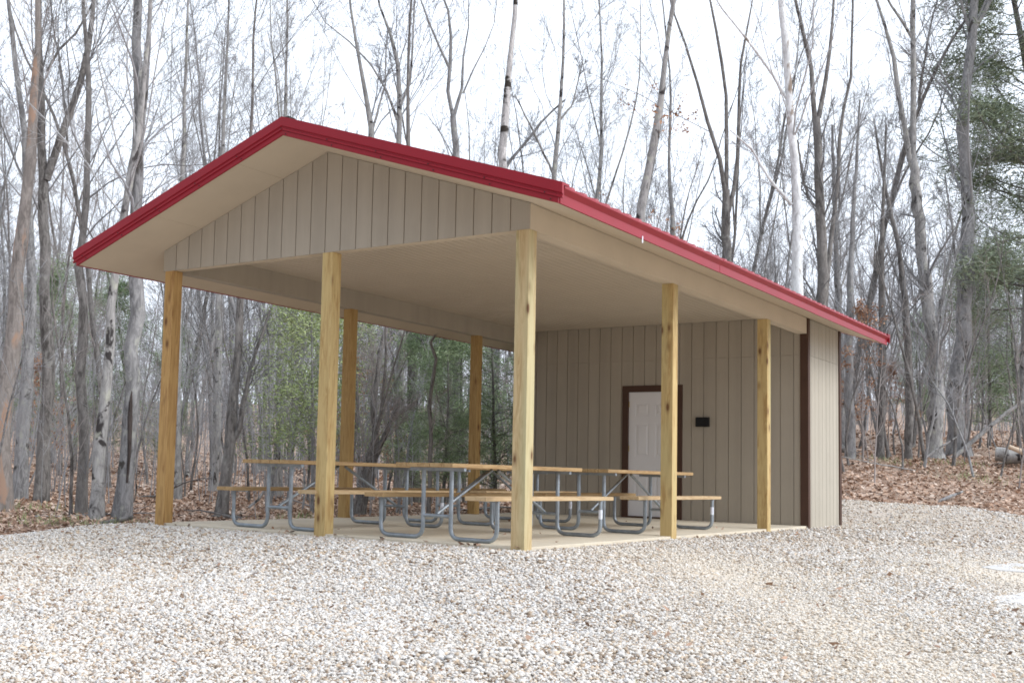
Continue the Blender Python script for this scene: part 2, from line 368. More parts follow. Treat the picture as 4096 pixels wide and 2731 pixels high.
for (t0, t1, n, tv, tf, s0) in ((5.0, 7.2, 86000, OCTV, OCTF, .0115), (7.2, 9.5, 90000, OCTV, OCTF, .0122), (9.5, 13.5, 90000, OCTV, OCTF, .0142), (13.5, 24, 74000, OCTV, OCTF, .0165)):
    x, y = sample_tu(rs, n, t0, t1)
    k = ingravel(x, y) & ~inpad(x, y, -.01); x = x[k]; y = y[k]
    s = s0*np.exp(rs.randn(len(x))*.32).clip(.5, 2.1)
    # a low ridge of coarser stones left by the rake crosses the near foreground
    t_, u_ = tu(x, y)
    ridge = np.exp(-((t_-6.55-.12*np.sin(u_*1.5)-.1*u_)/.22)**2)*(sst((u_+.6)/.8)*sst((2.4-u_)/.8))
    s = s*(1+.45*ridge)
    fine = sst((u_-1.2)/2.5)*sst((14-t_)/4)          # finer, sandier gravel on the right
    fine = fine*(.6+.4*np.sin(x*1.3+y*.9)); s = s*(1-.36*fine.clip(0, 1))
    lift = -.008*fine-1.0*((rs.rand(len(x)) < .55*fine) & (ridge < .3))
    z = H(x, y)+.022+rs.rand(len(x))*.010+ridge*.03*rs.rand(len(x))+lift
    V, F = scatter(rs, tv, tf, np.stack([x, y, z], 1), s*1.08, .3, (1, .85, .6), .75)
    VV.append(V); FF.append(F+off); off += len(V);     lowf = .5+.25*np.sin(x*.9+1.7*np.sin(y*.6))+.25*np.sin(y*1.4+1.3*np.sin(x*.8+2))+.12*np.sin(x*4.1+y*3.3)
    RR.append(np.repeat((rs.rand(len(x))**(1+.55*lowf.clip(0, 1))).clip(0, 1), len(tf)))
    WW.append(np.repeat((.25*lowf+.75*fine+.12*rs.randn(len(x))).clip(0, 1), len(tf)))
gm = npmesh('gravel', np.concatenate(VV), np.concatenate(FF), False, np.concatenate(RR), STONE)
a = gm.attributes.new('warm', 'FLOAT', 'FACE'); a.data.foreach_set('value', np.concatenate(WW).astype(np.float32))
o = link('gravel', gm)
tag(o, 'loose pale grey and buff crushed stones spread over the yard', kind='stuff')

# dead leaves
LV = np.array([(-.5, 0, .06), (0, -.32, 0), (.55, 0, .08), (0, .32, 0), (.28, -.2, .14), (.28, .2, .12)])
LF = np.array([(0, 1, 3), (1, 4, 3), (4, 5, 3), (4, 2, 5)])
def leaves(name, P, size, rs, mt, tilt=.9, rr_=None):
    V, F = scatter(rs, LV, LF, P, size, .25, (1, 1, 1), tilt)
    return npmesh(name, V, F, False, np.repeat(rs.rand(len(P)) if rr_ is None else rr_, 4), mt)
Ps = []; Sz = []
for t0, t1, n in ((12, 20, 26000), (20, 30, 42000), (30, 60, 34000)):
    x, y = sample_tu(rs, n, t0, t1)
    k = ~ingravel(x, y) & ~inpad(x, y, .08); x = x[k]; y = y[k]
    Ps.append(np.stack([x, y, H(x, y)+.01+.03*rs.rand(len(x))], 1)); Sz.append((.055+.05*rs.rand(len(x)))*(1 if t0 < 30 else 1.7))
x, y = sample_tu(rs, 5200, 5.2, 24, p=0); k = ingravel(x, y) & ~inpad(x, y, .05); t_, u_ = tu(x, y)
edge = ~ingravel(x-.9, y+.9) | ~ingravel(x, y+1.0)
k &= (rs.rand(len(x)) < np.where(edge, .75, .22)); x = x[k]; y = y[k]
gl0 = sum(len(q) for q in Ps); gl1 = gl0+len(x); Ps.append(np.stack([x, y, H(x, y)+.052], 1)); Sz.append(.022+.045*rs.rand(len(x))**2)
x = rs.uniform(-W, 0, 40); y = rs.uniform(.1, D, 40)**1.0; Ps.append(np.stack([x, y, np.full(40, FZ+.012)], 1)); Sz.append(.03+.03*rs.rand(40))
x = rs.uniform(-W, 0, 14); Ps.append(np.stack([x, np.full(14, .03)-rs.rand(14)*.1, np.full(14, .03)], 1)); Sz.append(.05+.03*rs.rand(14))
P = np.concatenate(Ps); Sz = np.concatenate(Sz)
o = link('fallen_leaves', leaves('fallen_leaves', P, Sz, rs, LEAF, rr_=np.where((np.arange(len(P)) >= gl0) & (np.arange(len(P)) < gl1), .5, 1.)*rs.rand(len(P)))); tag(o, 'dry brown fallen leaves carpeting the woodland floor and strewn over the gravel edge', kind='stuff')

# low stubble of grass tufts among the leaves
def blades(name, P, h, rs, mt, w=.006):
    n = len(P); a = rs.rand(n)*6.283; l = rs.randn(n, 2)*.35
    d = np.stack([np.cos(a), np.sin(a), np.zeros(n)], 1)*w
    tip = P+np.stack([l[:, 0]*h, l[:, 1]*h, h], 1)
    V = np.stack([P-d, P+d, tip], 1).reshape(-1, 3); F = np.arange(3*n).reshape(-1, 3)
    return npmesh(name, V, F, False, rs.rand(n), mt)
cen = [(-5.6, 3.3), (.6, 19), (-1.5, 20), (1.8, 20.6), (-.2, 21.6), (-8.5, 1.2), (-7.7, 1.7), (-11, 3), (2.75, -3.75)]
Ps = []
for cx_, cy_ in cen:
    n = 90 if cy_ > -3 else 60; sg = .35 if cy_ > -3 else .05
    x = cx_+rs.randn(n)*sg; y = cy_+rs.randn(n)*sg; Ps.append(np.stack([x, y, H(x, y)+.02], 1))
P = np.concatenate(Ps); o = link('grass', blades('grass', P, .05+.12*rs.rand(len(P)), rs, NEEDL)); tag(o, 'sparse green grass tufts poking through the leaves', kind='stuff')

# ------------------------------------------------------------------ pavilion
def top(x): return RZ-M_*abs(x-XC)
def sof(x): return top(x)-TH
pav = empty('picnic_pavilion', (0, 0, 0))
tag(pav, 'open-sided picnic pavilion with red metal gable roof, tan siding and timber posts', 'pavilion')
BW = .2032
def siding_y(y0, z0fn, z1fn, out=-1, holes=(), split=None, name='siding', mt=SID, parent=pav, grv=.011):
    """boards in the plane y=y0, facing out; x from -W to 0"""
    mb = MB(); yb = y0-out*.014
    for i in range(24):
        x0 = -W+i*BW+(grv/2 if i else 0); x1 = -W+(i+1)*BW-(grv/2 if i < 23 else 0)
        segs = [(x0, x1)]
        if x0 < XC < x1 and abs(XC-x0) > .01: segs = [(x0, XC), (XC, x1)]
        for a, b_ in segs:
            spans = [(None, None)]
            for (hx0, hx1, hz) in holes:
                if b_ > hx0 and a < hx1:
                    if a < hx0: segs.append((a, hx0)) if (a, hx0) not in segs else None; 
                    if b_ > hx1: segs.append((hx1, b_)) if (hx1, b_) not in segs else None
                    a2, b2 = max(a, hx0), min(b_, hx1); a, b_ = a2, b2; spans = [(hz, None)]
            for lo, _ in spans:
                za0 = lo if lo else z0fn(a); zb0 = lo if lo else z0fn(b_)
                cuts = [(za0, zb0, z1fn(a), z1fn(b_))]
                if split and za0 < split < z1fn(a): cuts = [(za0, zb0, split-.002, split-.002), (split+.002, split+.002, z1fn(a), z1fn(b_))]
                for p, q, r_, s_ in cuts: mb.prism([(a, p), (b_, q), (b_, s_), (a, r_)], 'y', y0, yb)
    mb.build(name, mt, parent)
# gable siding, beams
siding_y(0, lambda x: HB, lambda x: sof(x)-.004, name='gable_siding')
MB().prism([(-W, HB+.001), (0, HB+.001), (0, sof(0)-.004), (XC, sof(XC)-.004), (-W, sof(-W)-.004)], 'y', .0142, .125).build('front_beam', SOF, pav)
MB().box(-W+.012, -.012, .13, .15, HB+.03, HC-.005).build('beam_trim', SOF, pav)
MB().prism([(-.14, HB), (0, HB), (0, sof(0)-.004), (-.14, sof(-.14)-.004)], 'y', .1255, D-.022).build('side_beam', SOF, pav)
MB().prism([(-W, HB), (-W+.14, HB), (-W+.14, sof(-W+.14)-.004), (-W, sof(-W)-.004)], 'y', .1255, D-.022).build('side_beam', SID, pav)
mb = MB()
n = 46; cw = (W-.29)/n
for i in range(n): mb.box(-W+.145+i*cw, -W+.145+(i+1)*cw-.008, .152, D-.02, HC, HC+.012)
mb.box(-W+.145, -.145, .152, D-.02, HC+.013, HC+.02)
mb.build('ceiling', CEI, pav)
# roof deck with soffit underside
xl, xr = XC-OV, XC+OV
for sg in (-1, 1):
    mb = MB(); xs_ = [0, .62, 1.84, OV-.01]
    for a_, b_ in zip(xs_[:-1], xs_[1:]):
        for ya_, yb_ in ((FY+.012, 3.5), (3.505, 7.6), (7.605, BY-.012)):
            xa, xb_ = XC+sg*(a_+(.002 if a_ else 0)), XC+sg*(b_-.002)
            mb.prism([(xa, top(xa)-TH), (xb_, top(xb_)-TH), (xb_, top(xb_)-TH+.012), (xa, top(xa)-TH+.012)], 'y', ya_, yb_)
    x1_ = XC+sg*(OV-.01); mb.prism([(XC, top(XC)-TH+.0125), (x1_, top(x1_)-TH+.0125), (x1_, top(x1_)-.045), (XC, top(XC)-.045)], 'y', FY+.012, BY-.012)
    mb.build('soffit', SOF, pav)
for s in (-1, 1):
    prof = []; y = FY+.01
    while y < BY-.03:
        prof += [(y, 0), (y+.15, 0), (y+.166, .019), (y+.213, .019)]; y += .2286
    prof.append((BY-.01, 0)); prof += [(BY-.01, -.03), (FY+.01, -.03)]
    f0 = lambda p: (XC, p[0], top(XC)+p[1]+.006); f1 = lambda p, s=s: (XC+s*(OV+.03), p[0], RZ-M_*(OV+.03)+p[1]+.006)
    MB().sweep(prof, [f0, f1]).build('roof_panel', ROOFM, pav)
# ridge cap
MB().prism([(XC-.18, top(XC-.18)+.014), (XC, top(XC)+.03), (XC+.18, top(XC+.18)+.014), (XC+.18, top(XC+.18)+.002), (XC, top(XC)+.016), (XC-.18, top(XC-.18)+.002)], 'y', FY+.06, BY-.06).build('ridge_cap', ROOFM, pav)
MB().box(XC-.05, XC+.07, FY+.0, FY+.10, top(XC)+.012, top(XC)+.034).build('ridge_seal', RIDGE, pav)
# rake trim front and back
prof = [(.10, .034), (-.030, .034), (-.032, -.058), (-.018, -.066), (-.018, -.078), (-.027, -.084), (-.027, -.100), (-.010, -.104), (.0, -.104), (.0, .012), (.10, .012)]
prof2 = [(.010, -.105), (-.014, -.105), (-.014, -TH-.004), (-.004, -TH-.008), (.010, -TH-.004)]
def st(x, yy, sgn): return lambda p: (x, yy+sgn*p[0], RZ-M_*abs(x-XC)+p[1])
for yy, sg in ((FY, 1), (BY, -1)):
    MB().sweep(prof, [st(xl-.045, yy, sg), st(XC, yy, sg), st(xr+.045, yy, sg)]).build('rake_trim', RED, pav)
    r_ = MB().sweep(prof2, [st(xl-.0, yy, sg), st(XC, yy, sg), st(xr+.0, yy, sg)]).build('rake_fascia', RED, pav)
sm = None
for i in range(11):
    for dz, dy in ((-.09, -.029), (-TH+.012, -.016)):
        x = xl+.12+i*(2*OV-.24)/10+(.05 if dz < -.1 else 0)
        if sm is None:
            o = MB().tube([(0, 0, 0), (0, -.006, 0)], .006, 8).build('screw', RIDGE, pav); sm = o.data
        else: o = link('screw', sm, None, pav)
        o.location = (x, FY+dy, top(x)+dz)
# eave trim
pe = [(-.08, .003), (.048, -.014), (.050, -.030), (.006, -.070), (.006, -TH-.004), (-.012, -TH-.004), (-.012, -.05), (-.08, -.02)]
for s in (-1, 1):
    x0 = XC+s*OV
    for k_, (ya_, yb_) in enumerate(((FY+.012, 3.02), (3.0205, 6.6), (6.6005, BY-.012))):
        MB().prism([(x0+s*(p[0]+.0025*(k_ == 1)), RZ-M_*OV+p[1]+.0015*(k_ == 1)) for p in pe], 'y', ya_, yb_).build('eave_fascia', RED, pav)
MB().box(xr+.007, xr+.012, .95, .97, RZ-M_*OV-TH-.045, RZ-M_*OV-TH+.02).build('fascia_tab', STK, pav)
# posts
def post(x, y, mt, z0=-.1):
    MB().box(-S/2, S/2, -S/2, S/2, z0, HB).build('post', mt, pav, .004).location = (x, y, 0)
post(-S/2, S/2+.0005, W_NEAR); post(-2.395, S/2, W_MID); post(-W+S/2+.03, S/2, W_OLD)
post(-S/2, 3.385+S/2, W_MID); post(-S/2, 6.733+S/2, W_MID)
post(-W+S/2, 3.385+S/2, W_DK); post(-W+S/2, 6.733+S/2, W_DK)
# shed walls
dx0, dx1, dzt = -3.024, -1.979, 2.207+.0
DZ0 = FZ
siding_y(D, lambda x: .0 if False else FZ+.004, lambda x: HC+.03, holes=[(dx0+.01, dx1-.01, dzt-.01)], split=2.62, name='shed_front_wall')
MB().box(-W+.02, dx0+.02, D+.0145, D+.10, .0, HC).build('shed_framing', SID, pav)
MB().box(dx1-.02, -.02, D+.0145, D+.10, .0, HC).build('shed_framing', SID, pav)
MB().box(dx0+.02, dx1-.02, D+.0145, D+.10, dzt-.02, HC).build('shed_framing', SID, pav)
siding_y(E, lambda x: -.03, lambda x: sof(x)-.006, out=1, name='shed_back_wall')
for sx, nm, mt in ((0, 'shed_side_wall', SID_LIT), (-W, 'shed_side_wall', SID)):
    mb = MB(); sg = 1 if sx == 0 else -1; n = 9; bw = (E-D)/n
    for i in range(n):
        y0 = D+i*bw+(.005 if i else 0); y1 = D+(i+1)*bw-(.005 if i < n-1 else 0)
        zt = sof(0)-.006
        for a, b_ in ((-.03, 2.618), (2.622, zt)): mb.box(min(sx, sx-sg*.014), max(sx, sx-sg*.014), y0, y1, a, b_)
    mb.box(min(sx-sg*.015, sx-sg*.09), max(sx-sg*.015, sx-sg*.09), D+.1, E-.015, -.03, zt)
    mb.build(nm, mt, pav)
for sx in (0, -W):
    sg = 1 if sx == 0 else -1
    for (yc, a, b_, fy) in ((D, D-.02, D+.085, -1), (E, E-.085, E+.02, 1)):
        mb = MB(); mb.box(min(sx+sg*.001, sx+sg*.02), max(sx+sg*.001, sx+sg*.02), a, b_, -.03, sof(0)-.012)
        x0, x1 = sorted((sx+sg*.0005, sx-sg*.10)); ys = sorted((yc+fy*.001, yc+fy*.0195))
        mb.box(x0, x1, ys[0], ys[1], FZ+.002 if fy < 0 else -.03, sof(0)-.012)
        mb.build('corner_trim', BRN, pav)
# door
door = MB(); ya = D+.012
fr = .105
dw = empty('door', (0, 0, 0)); dw.parent = pav
mb = MB(); mb.box(dx0, dx0+fr, D-.022, D+.05, FZ+.002, dzt); mb.box(dx1-fr, dx1, D-.022, D+.05, FZ+.002, dzt); mb.box(dx0+fr, dx1-fr, D-.022, D+.05, dzt-fr, dzt)
mb.build('door_frame', BRN, dw)
a, b_ = dx0+fr, dx1-fr; zt = dzt-fr; mb = MB()
mb.box(a, b_, ya+.012, ya+.04, FZ+.03, zt)
wd = b_-a; stl = .115; cs = .10; px0 = [a+stl, (a+b_)/2+cs/2]; px1 = [(a+b_)/2-cs/2, b_-stl]
rows = [(FZ+.26, FZ+.80), (FZ+1.0, FZ+1.56), (FZ+1.67, FZ+1.90)]
mb.box(a, a+stl, ya, ya+.0118, FZ+.03, zt); mb.box(b_-stl, b_, ya, ya+.0118, FZ+.03, zt); mb.box(px1[0], px0[1], ya, ya+.0118, FZ+.03, zt)
zz = [FZ+.03]+[z for r_ in rows for z in r_]+[zt]
for i in range(0, len(zz), 2):
    for q in (0, 1): mb.box(px0[q], px1[q], ya, ya+.0118, zz[i], zz[i+1])
for r_ in rows:
    for q in (0, 1):
        x0, x1, z0, z1 = px0[q], px1[q], r_[0], r_[1]; i_ = .03; k_ = .055
        v = [(x0+i_, ya+.0119, z0+i_), (x1-i_, ya+.0119, z0+i_), (x1-i_, ya+.0119, z1-i_), (x0+i_, ya+.0119, z1-i_), (x0+k_, ya+.002, z0+k_), (x1-k_, ya+.002, z0+k_), (x1-k_, ya+.002, z1-k_), (x0+k_, ya+.002, z1-k_)]
        mb.add(v, [(4, 5, 6, 7), (0, 1, 5, 4), (1, 2, 6, 5), (2, 3, 7, 6), (3, 0, 4, 7)])
mb.build('door_panel', WHT, dw)
MB().box(a, b_, D-.02, D+.03, FZ+.001, FZ+.028).build('threshold', BRN, dw)
for hz_ in (.30, 1.12, 1.85): MB().box(a-.008, a+.012, ya-.012, ya-.0005, hz_, hz_+.10).build('hinge', PTRIM, dw)
MB().tube([(b_-.06, ya, 1.0), (b_-.06, ya-.03, 1.0), (b_-.06, ya-.045, 1.0), (b_-.06, ya-.06, 1.0), (b_-.06, ya-.07, 1.0)], [.03, .014, .026, .028, .012], 12).build('door_knob', PTRIM, dw)
mb = MB(); mb.box(-1.745, -1.525, D-.045, D-.0005, 1.525, 1.675); mb.box(-1.73, -1.54, D-.052, D-.0455, 1.545, 1.655); mb.build('outlet_cover', BLK, pav, .004)
# slab
mb = MB(); mb.box(-W+.01, -.012, .012, D-.001, -.15, FZ)
o = mb.build('concrete_floor', CONC, None, .006); tag(o, 'pale concrete floor slab under the pavilion', kind='structure')

# ------------------------------------------------------------------ picnic tables
def pipe(pts, r=.0215, rad=.10, n=10):
    """rounded-corner polyline"""
    pts = [Vector(p) for p in pts]; out = [pts[0]]
    for i in range(1, len(pts)-1):
        a = (pts[i-1]-pts[i]); b = (pts[i+1]-pts[i]); ra = min(rad, a.length*.45, b.length*.45); a.normalize(); b.normalize()
        p0 = pts[i]+a*ra; p2 = pts[i]+b*ra
        for k in range(7):
            s = k/6; out.append(p0*(1-s)**2+pts[i]*2*s*(1-s)+p2*s*s)
    out.append(pts[-1]); return out
def table(seed):
    root = empty('picnic_table'); rs = RS(seed)
    w, a, b_, xb, zb, zt, ins, L = .345, .168, .70, .612, .44, .745, .235, 2.5
    th = .040; mb = MB(); nb = 5; bw = 2*w/nb
    for i in range(nb):
        e0 = rs.uniform(-.006, .006); e1 = rs.uniform(-.006, .006)
        mb.box(-w+i*bw+.003, -w+(i+1)*bw-.003, e0, L+e1, zt-th, zt)
    mb.build('tabletop', TBL, root, .003)
    for s in (-1, 1):
        mb = MB(); mb.box(s*xb-.12, s*xb+.12, rs.uniform(-.006, .006), L+rs.uniform(-.006, .006), zb-th, zb); mb.build('bench', TBLE if s > 0 else TBL, root, .003)
    for e, y in ((0, ins), (1, L-ins)):
        mb = MB()
        for s in (-1, 1):
            mb.tube(pipe([(s*a, y, zt-th-.03), (s*a, y, .0215), (s*b_, y, .0215), (s*b_, y, zb-th-.006)], rad=.11), .0215, 12)
        mb.tube([(-a, y, .235), (a, y, .235)], .019, 10)
        mb.box(-w+.02, w-.02, y-.02, y+.02, zt-th-.032, zt-th-.001)
        for s in (-1, 1): mb.box(s*xb-.11, s*xb+.11, y-.02, y+.02, zb-th-.012, zb-th-.001)
        mb.build('frame', GALV, root)
        sg = 1 if e == 0 else -1
        mb = MB(); mb.tube([(0, y, .25), (0, y+sg*.05, .275), (0, L/2-sg*.12, zt-th-.04), (0, L/2-sg*.06, zt-th-.012)], [.017, .017, .017, .017], 10); mb.build('brace', GALV, root)
    MB().tube([(b_, L-ins, .20), (b_, L-ins, .30)], .0224, 12, False).build('sticker', STK, root)
    return root
t0 = table(1)
def copy_tree(o, parent=None):
    c = o.copy(); COL.objects.link(c); c.parent = parent
    for ch in [q for q in bpy.data.objects if q.parent == o]: copy_tree(ch, c)
    return c
tp = [(-3.168, -.004, -.04, 'galvanized-frame picnic table at the front left, between the two leftmost front posts'),
      (-1.133, .022, -.039, 'galvanized-frame picnic table nearest the camera, behind the thick front corner post'),
      (-1.08, 3.275, -.022, 'galvanized-frame picnic table at the right, directly in front of the white door'),
      (-3.048, 3.137, -.01, 'half-hidden picnic table at the back left, beyond the nearer tables')]
for i, (x, y, r_, lb) in enumerate(tp):
    o = t0 if i == 0 else copy_tree(t0)
    o.location = (x, y, FZ); o.rotation_euler = (0, 0, r_)
    tag(o, lb, 'picnic table', 'picnic tables under the pavilion')

# ------------------------------------------------------------------ trees
def frames(Pt):
    """Pt (N,k,3) -> two unit normals per point"""
    d = np.gradient(Pt, axis=1); d /= np.linalg.norm(d, axis=2, keepdims=True)+1e-9
    ref = np.where(np.abs(d[..., 2:3]) < .85, np.array([0, 0, 1.]), np.array([1., 0, 0]))
    ref = np.broadcast_to(ref[:, :1], d.shape)
    a = np.cross(d, ref); a /= np.linalg.norm(a, axis=2, keepdims=True)+1e-9
    return a, np.cross(d, a), d
def tubes(Pt, R, s):
    n, k, _ = Pt.shape; a, b_, d = frames(Pt)
    ang = np.arange(s)*2*math.pi/s
    V = Pt[:, :, None]+(a[:, :, None]*np.cos(ang)[None, None, :, None]+b_[:, :, None]*np.sin(ang)[None, None, :, None])*R[:, :, None, None]
    base = (np.arange(n)*k*s)[:, None, None]+(np.arange(k-1)*s)[None, :, None]
    j = np.arange(s)[None, None]; j2 = (np.arange(s)+1)[None, None] % s
    F = np.stack([base+j, base+j2, base+s+j2, base+s+j], -1).reshape(-1, 4)
    return V.reshape(-1, 3), F
def merge(parts):
    V = []; F = []; o = 0
    for v, f in parts: V.append(v); F.append(f+o); o += len(v)
    return np.concatenate(V), np.concatenate(F)
def grow(rs, P0, D0, Lg, R0, k, wig, up, taper=.25):
    n = len(P0); D_ = D0/np.linalg.norm(D0, axis=1, keepdims=True); pts = [P0]; st_ = (Lg/k)[:, None]; p = P0
    for i in range(k):
        D_ = D_+rs.randn(n, 3)*wig+np.array([0, 0, up]); D_ /= np.linalg.norm(D_, axis=1, keepdims=True)
        p = p+D_*st_; pts.append(p)
    Pt = np.stack(pts, 1); R = R0[:, None]*np.linspace(1, taper, k+1)[None]
    return Pt, R
def child(rs, Pt, R, Lg, m, s0, s1, ang, lr, rr_, upb=.2, minr=.0):
    n, k, _ = Pt.shape; idx = np.repeat(np.arange(n), m); s = (s0+(s1-s0)*rs.rand(n*m))*(k-1)
    i = np.minimum(s.astype(int), k-2); f = (s-i)[:, None]
    P0 = Pt[idx, i]*(1-f)+Pt[idx, i+1]*f; d = Pt[idx, i+1]-Pt[idx, i]; d /= np.linalg.norm(d, axis=1, keepdims=True)+1e-9
    rad = R[idx, i]*(1-f[:, 0])+R[idx, i+1]*f[:, 0]
    q = rs.randn(n*m, 3); q -= d*(q*d).sum(1, keepdims=True); q /= np.linalg.norm(q, axis=1, keepdims=True)+1e-9
    an = (ang*(.7+.6*rs.rand(n*m)))[:, None]
    Dn = d*np.cos(an)+q*np.sin(an)+np.array([0, 0, upb])
    frac = 1-s/(k-1)*.55
    L = Lg[idx]*lr*frac*(.6+.8*rs.rand(n*m)); Rn = np.maximum(rad*rr_*(.7+.5*rs.rand(n*m)), minr)
    return P0, Dn, L, Rn
TS = 1.0
def twigs(rs, Pt, R, Lg, minr=.0045, n1=9, n2=6, n3=3, s0=.3, ang=.75, far=False, L1=.30):
    """three further orders of branching on the given stems; returns (limb tubes, twig tubes, tips)"""
    a = child(rs, Pt, R, Lg, n1, s0, .98, ang, L1, .27, .25, minr*1.6)
    P1, R1 = grow(rs, *a, 7, .13, .05)
    b_ = child(rs, P1, R1, a[2], n2, .15, 1, .7, .48, .42, .15, minr*1.15)
    P2, R2 = grow(rs, *b_, 5, .16, .04, .35)
    out = [tubes(P1, R1, 5), tubes(P2, R2, 4 if not far else 3)]
    tip = P2
    if n3:
        c = child(rs, P2, R2, b_[2], n3, .15, 1, .65, .5, .6, .12, minr)
        P3, R3 = grow(rs, *c, 3, .2, .03, .5)
        out.append(tubes(P3, R3, 3)); tip = P3
    return out, tip
def resample(pl, n):
    pl = np.array(pl, float); d = np.r_[0, np.cumsum(np.linalg.norm(np.diff(pl[:, :3], axis=0), axis=1))]
    s = np.linspace(0, d[-1], n); return np.stack([np.interp(s, d, pl[:, i]) for i in range(pl.shape[1])], 1)
hero_n = 0
def hero(label, bark, tw, stems, t=None, lean=0, cat='tree', seed=None, n1=19, n2=10, n3=6, s0=.30, name='bare_tree', L1=.3, ext=True, vine=None, group='bare trees at the edge of the woods'):
    """stems: list of [(x,y,width)...] read off the picture; the first starts at the foot"""
    global hero_n
    hero_n += 1; rs = RS(100+hero_n if seed is None else seed)
    x0, y0, _ = stems[0][0]
    if t is None: t = hit(x0, y0)
    foot = at(x0, y0, t); foot[2] = float(H(foot[0], foot[1]))-.08
    trunks = []; tot = []
    for si, stl_ in enumerate(stems):
        pl = []
        for i, (x, y, w) in enumerate(stl_):
            tt = t+lean*(1365-y)/1365.
            p = at(x, y, tt); pl.append([*p, w/FPX*tt/2])
        if si == 0:
            pl[0][:3] = foot
            if pl[1][2] < foot[2]+.5: pl.pop(1)
            pl[0][3] *= 1.0
            fl = list(np.array(pl[0])+(np.array(pl[1])-np.array(pl[0]))*.06); fl[3] = pl[0][3]*.98
            pl.insert(1, fl); pl[0][3] *= 1.28
        if ext and stl_[-1][1] < 130:            # goes on above the frame
            a_ = np.array(pl[-1]); d = a_[:3]-np.array(pl[-2])[:3]; d /= np.linalg.norm(d); d = d*.7+np.array([0, 0, .5]); h = 3.5+rs.rand()*4+t*.05
            for q in (.33, .66, 1.): pl.append([*(a_[:3]+d*h*q+rs.randn(3)*.12*np.array([1, 1, 0])), max(a_[3]*(1-q*.85), .012)])
        r_ = resample(pl, 26 if si == 0 else 16)
        amp = .5*r_[:, 3]
        r_[2:-1, :2] += rs.randn(len(r_)-3, 2)*amp[2:-1, None]*.35
        r_[:, 3] *= 1+.06*rs.randn(len(r_))
        trunks.append(r_)
    parts = [tubes(r_[None, :, :3], r_[None, :, 3], 12) for r_ in trunks]
    V, F = merge(parts); V = V-foot
    root = empty(name, foot); tag(root, label, cat, group)
    link('trunk', npmesh('trunk', V, F, True), bark, root)
    tw_parts = []
    for r_ in trunks:
        ln = np.array([np.linalg.norm(np.diff(r_[:, :3], axis=0), axis=1).sum()])
        s_ = s0 if r_ is trunks[0] else .1
        nn = n1 if r_ is trunks[0] else max(4, int(n1*.6))
        o_, _ = twigs(rs, r_[None, :, :3], r_[None, :, 3]*.9, ln.clip(3, 14), .0037, nn, n2, n3, s_, .7, L1=L1)
        tw_parts += o_
    V, F = merge(tw_parts); V = V-foot
    link('crown', npmesh('crown', V, F, False), tw, root)
    if vine:
        pl = resample([[*(at(x, y, t-.12)), w/FPX*t/2] for x, y, w in vine], 14); pl[:, :3] -= foot
        link('vine', npmesh('vine', *tubes(pl[None, :, :3], pl[None, :, 3], 7), True), B_BLK, root)
    return root
B_BLK = m_bark('vine_bark', (.035, .028, .026), (.09, .075, .07))
G, DK, PL = B_GREY, B_DARK, B_PALE
hero('tree with peeling orange-brown bark at the left edge of the photo', B_ORG, T_BROWN, [[(5, 2040, 78), (14, 1630, 70), (50, 1350, 60), (77, 1050, 55), (110, 750, 46), (127, 490, 38), (150, 200, 26), (150, 0, 20)]])
hero('leaning grey tree just right of the orange-barked one', G, T_GREY, [[(75, 2015, 66), (95, 1700, 58), (118, 1450, 48), (132, 1200, 40), (120, 900, 34), (95, 500, 26), (60, 200, 20), (30, 0, 14)]], t=23)
hero('dark-trunked tree with a stout limb forking right, left of the roof', DK, T_DARK, [[(165, 2010, 60), (180, 1700, 52), (195, 1400, 50), (178, 1100, 42), (170, 800, 38), (168, 500, 32), (160, 200, 28), (155, 0, 24)], [(185, 720, 34), (240, 560, 32), (310, 370, 28), (345, 210, 24), (372, 60, 18)], [(190, 285, 14), (225, 210, 12), (280, 160, 10), (330, 105, 7)]], n1=19)
hero('crooked dark tree rising past the left eave corner', DK, T_DARK, [[(325, 2062, 46), (335, 1750, 42), (322, 1450, 40), (335, 1250, 36), (312, 1080, 34), (345, 850, 28), (352, 600, 26), (355, 350, 22), (345, 130, 18), (330, 0, 14)]], n1=19)
hero('pale leaning trunk with dark knots, crossing behind the left eave', PL, T_PALE, [[(385, 2078, 56), (400, 1800, 48), (430, 1450, 40), (455, 1150, 36), (490, 900, 34), (530, 650, 30), (562, 450, 26), (585, 200, 20), (600, 0, 16)]], n1=19)
hero('thick smooth grey trunk with black scars, left of the leftmost post', G, T_GREY, [[(485, 2080, 84), (515, 1800, 66), (532, 1500, 60), (545, 1150, 58), (553, 800, 50), (556, 500, 46), (550, 200, 40), (547, 0, 36)], [(565, 560, 18), (590, 330, 15), (600, 120, 12), (600, 0, 9)]], n1=20, vine=[(508, 1930, 8), (518, 1800, 14), (520, 1680, 20), (522, 1620, 16), (528, 1560, 6)])
hero('dark leaning tree seen under the roof between the two left posts', DK, T_DARK, [[(886, 1985, 52), (935, 1600, 42), (960, 1350, 33), (966, 1160, 28), (985, 800, 20), (1010, 400, 12), (1015, 100, 8)], [(905, 1850, 26), (960, 1700, 22), (1000, 1480, 17), (1045, 1340, 12), (1080, 1240, 8)]], t=19, s0=.3)
hero('curved dark multi-stem tree behind the second post', DK, T_BROWN, [[(1430, 1985, 56), (1480, 1870, 42), (1500, 1820, 34), (1495, 1600, 24), (1520, 1400, 19), (1548, 1300, 15), (1570, 1100, 11), (1575, 800, 8)], [(1500, 1830, 26), (1540, 1740, 20), (1575, 1660, 14), (1600, 1610, 9)]], t=20, s0=.3)
hero('straight dark trunk seen under the roof, left of the rear post', DK, T_GREY, [[(1660, 1975, 50), (1655, 1700, 44), (1640, 1400, 36), (1635, 900, 26), (1630, 400, 14), (1640, 60, 9)]], t=25, s0=.4)
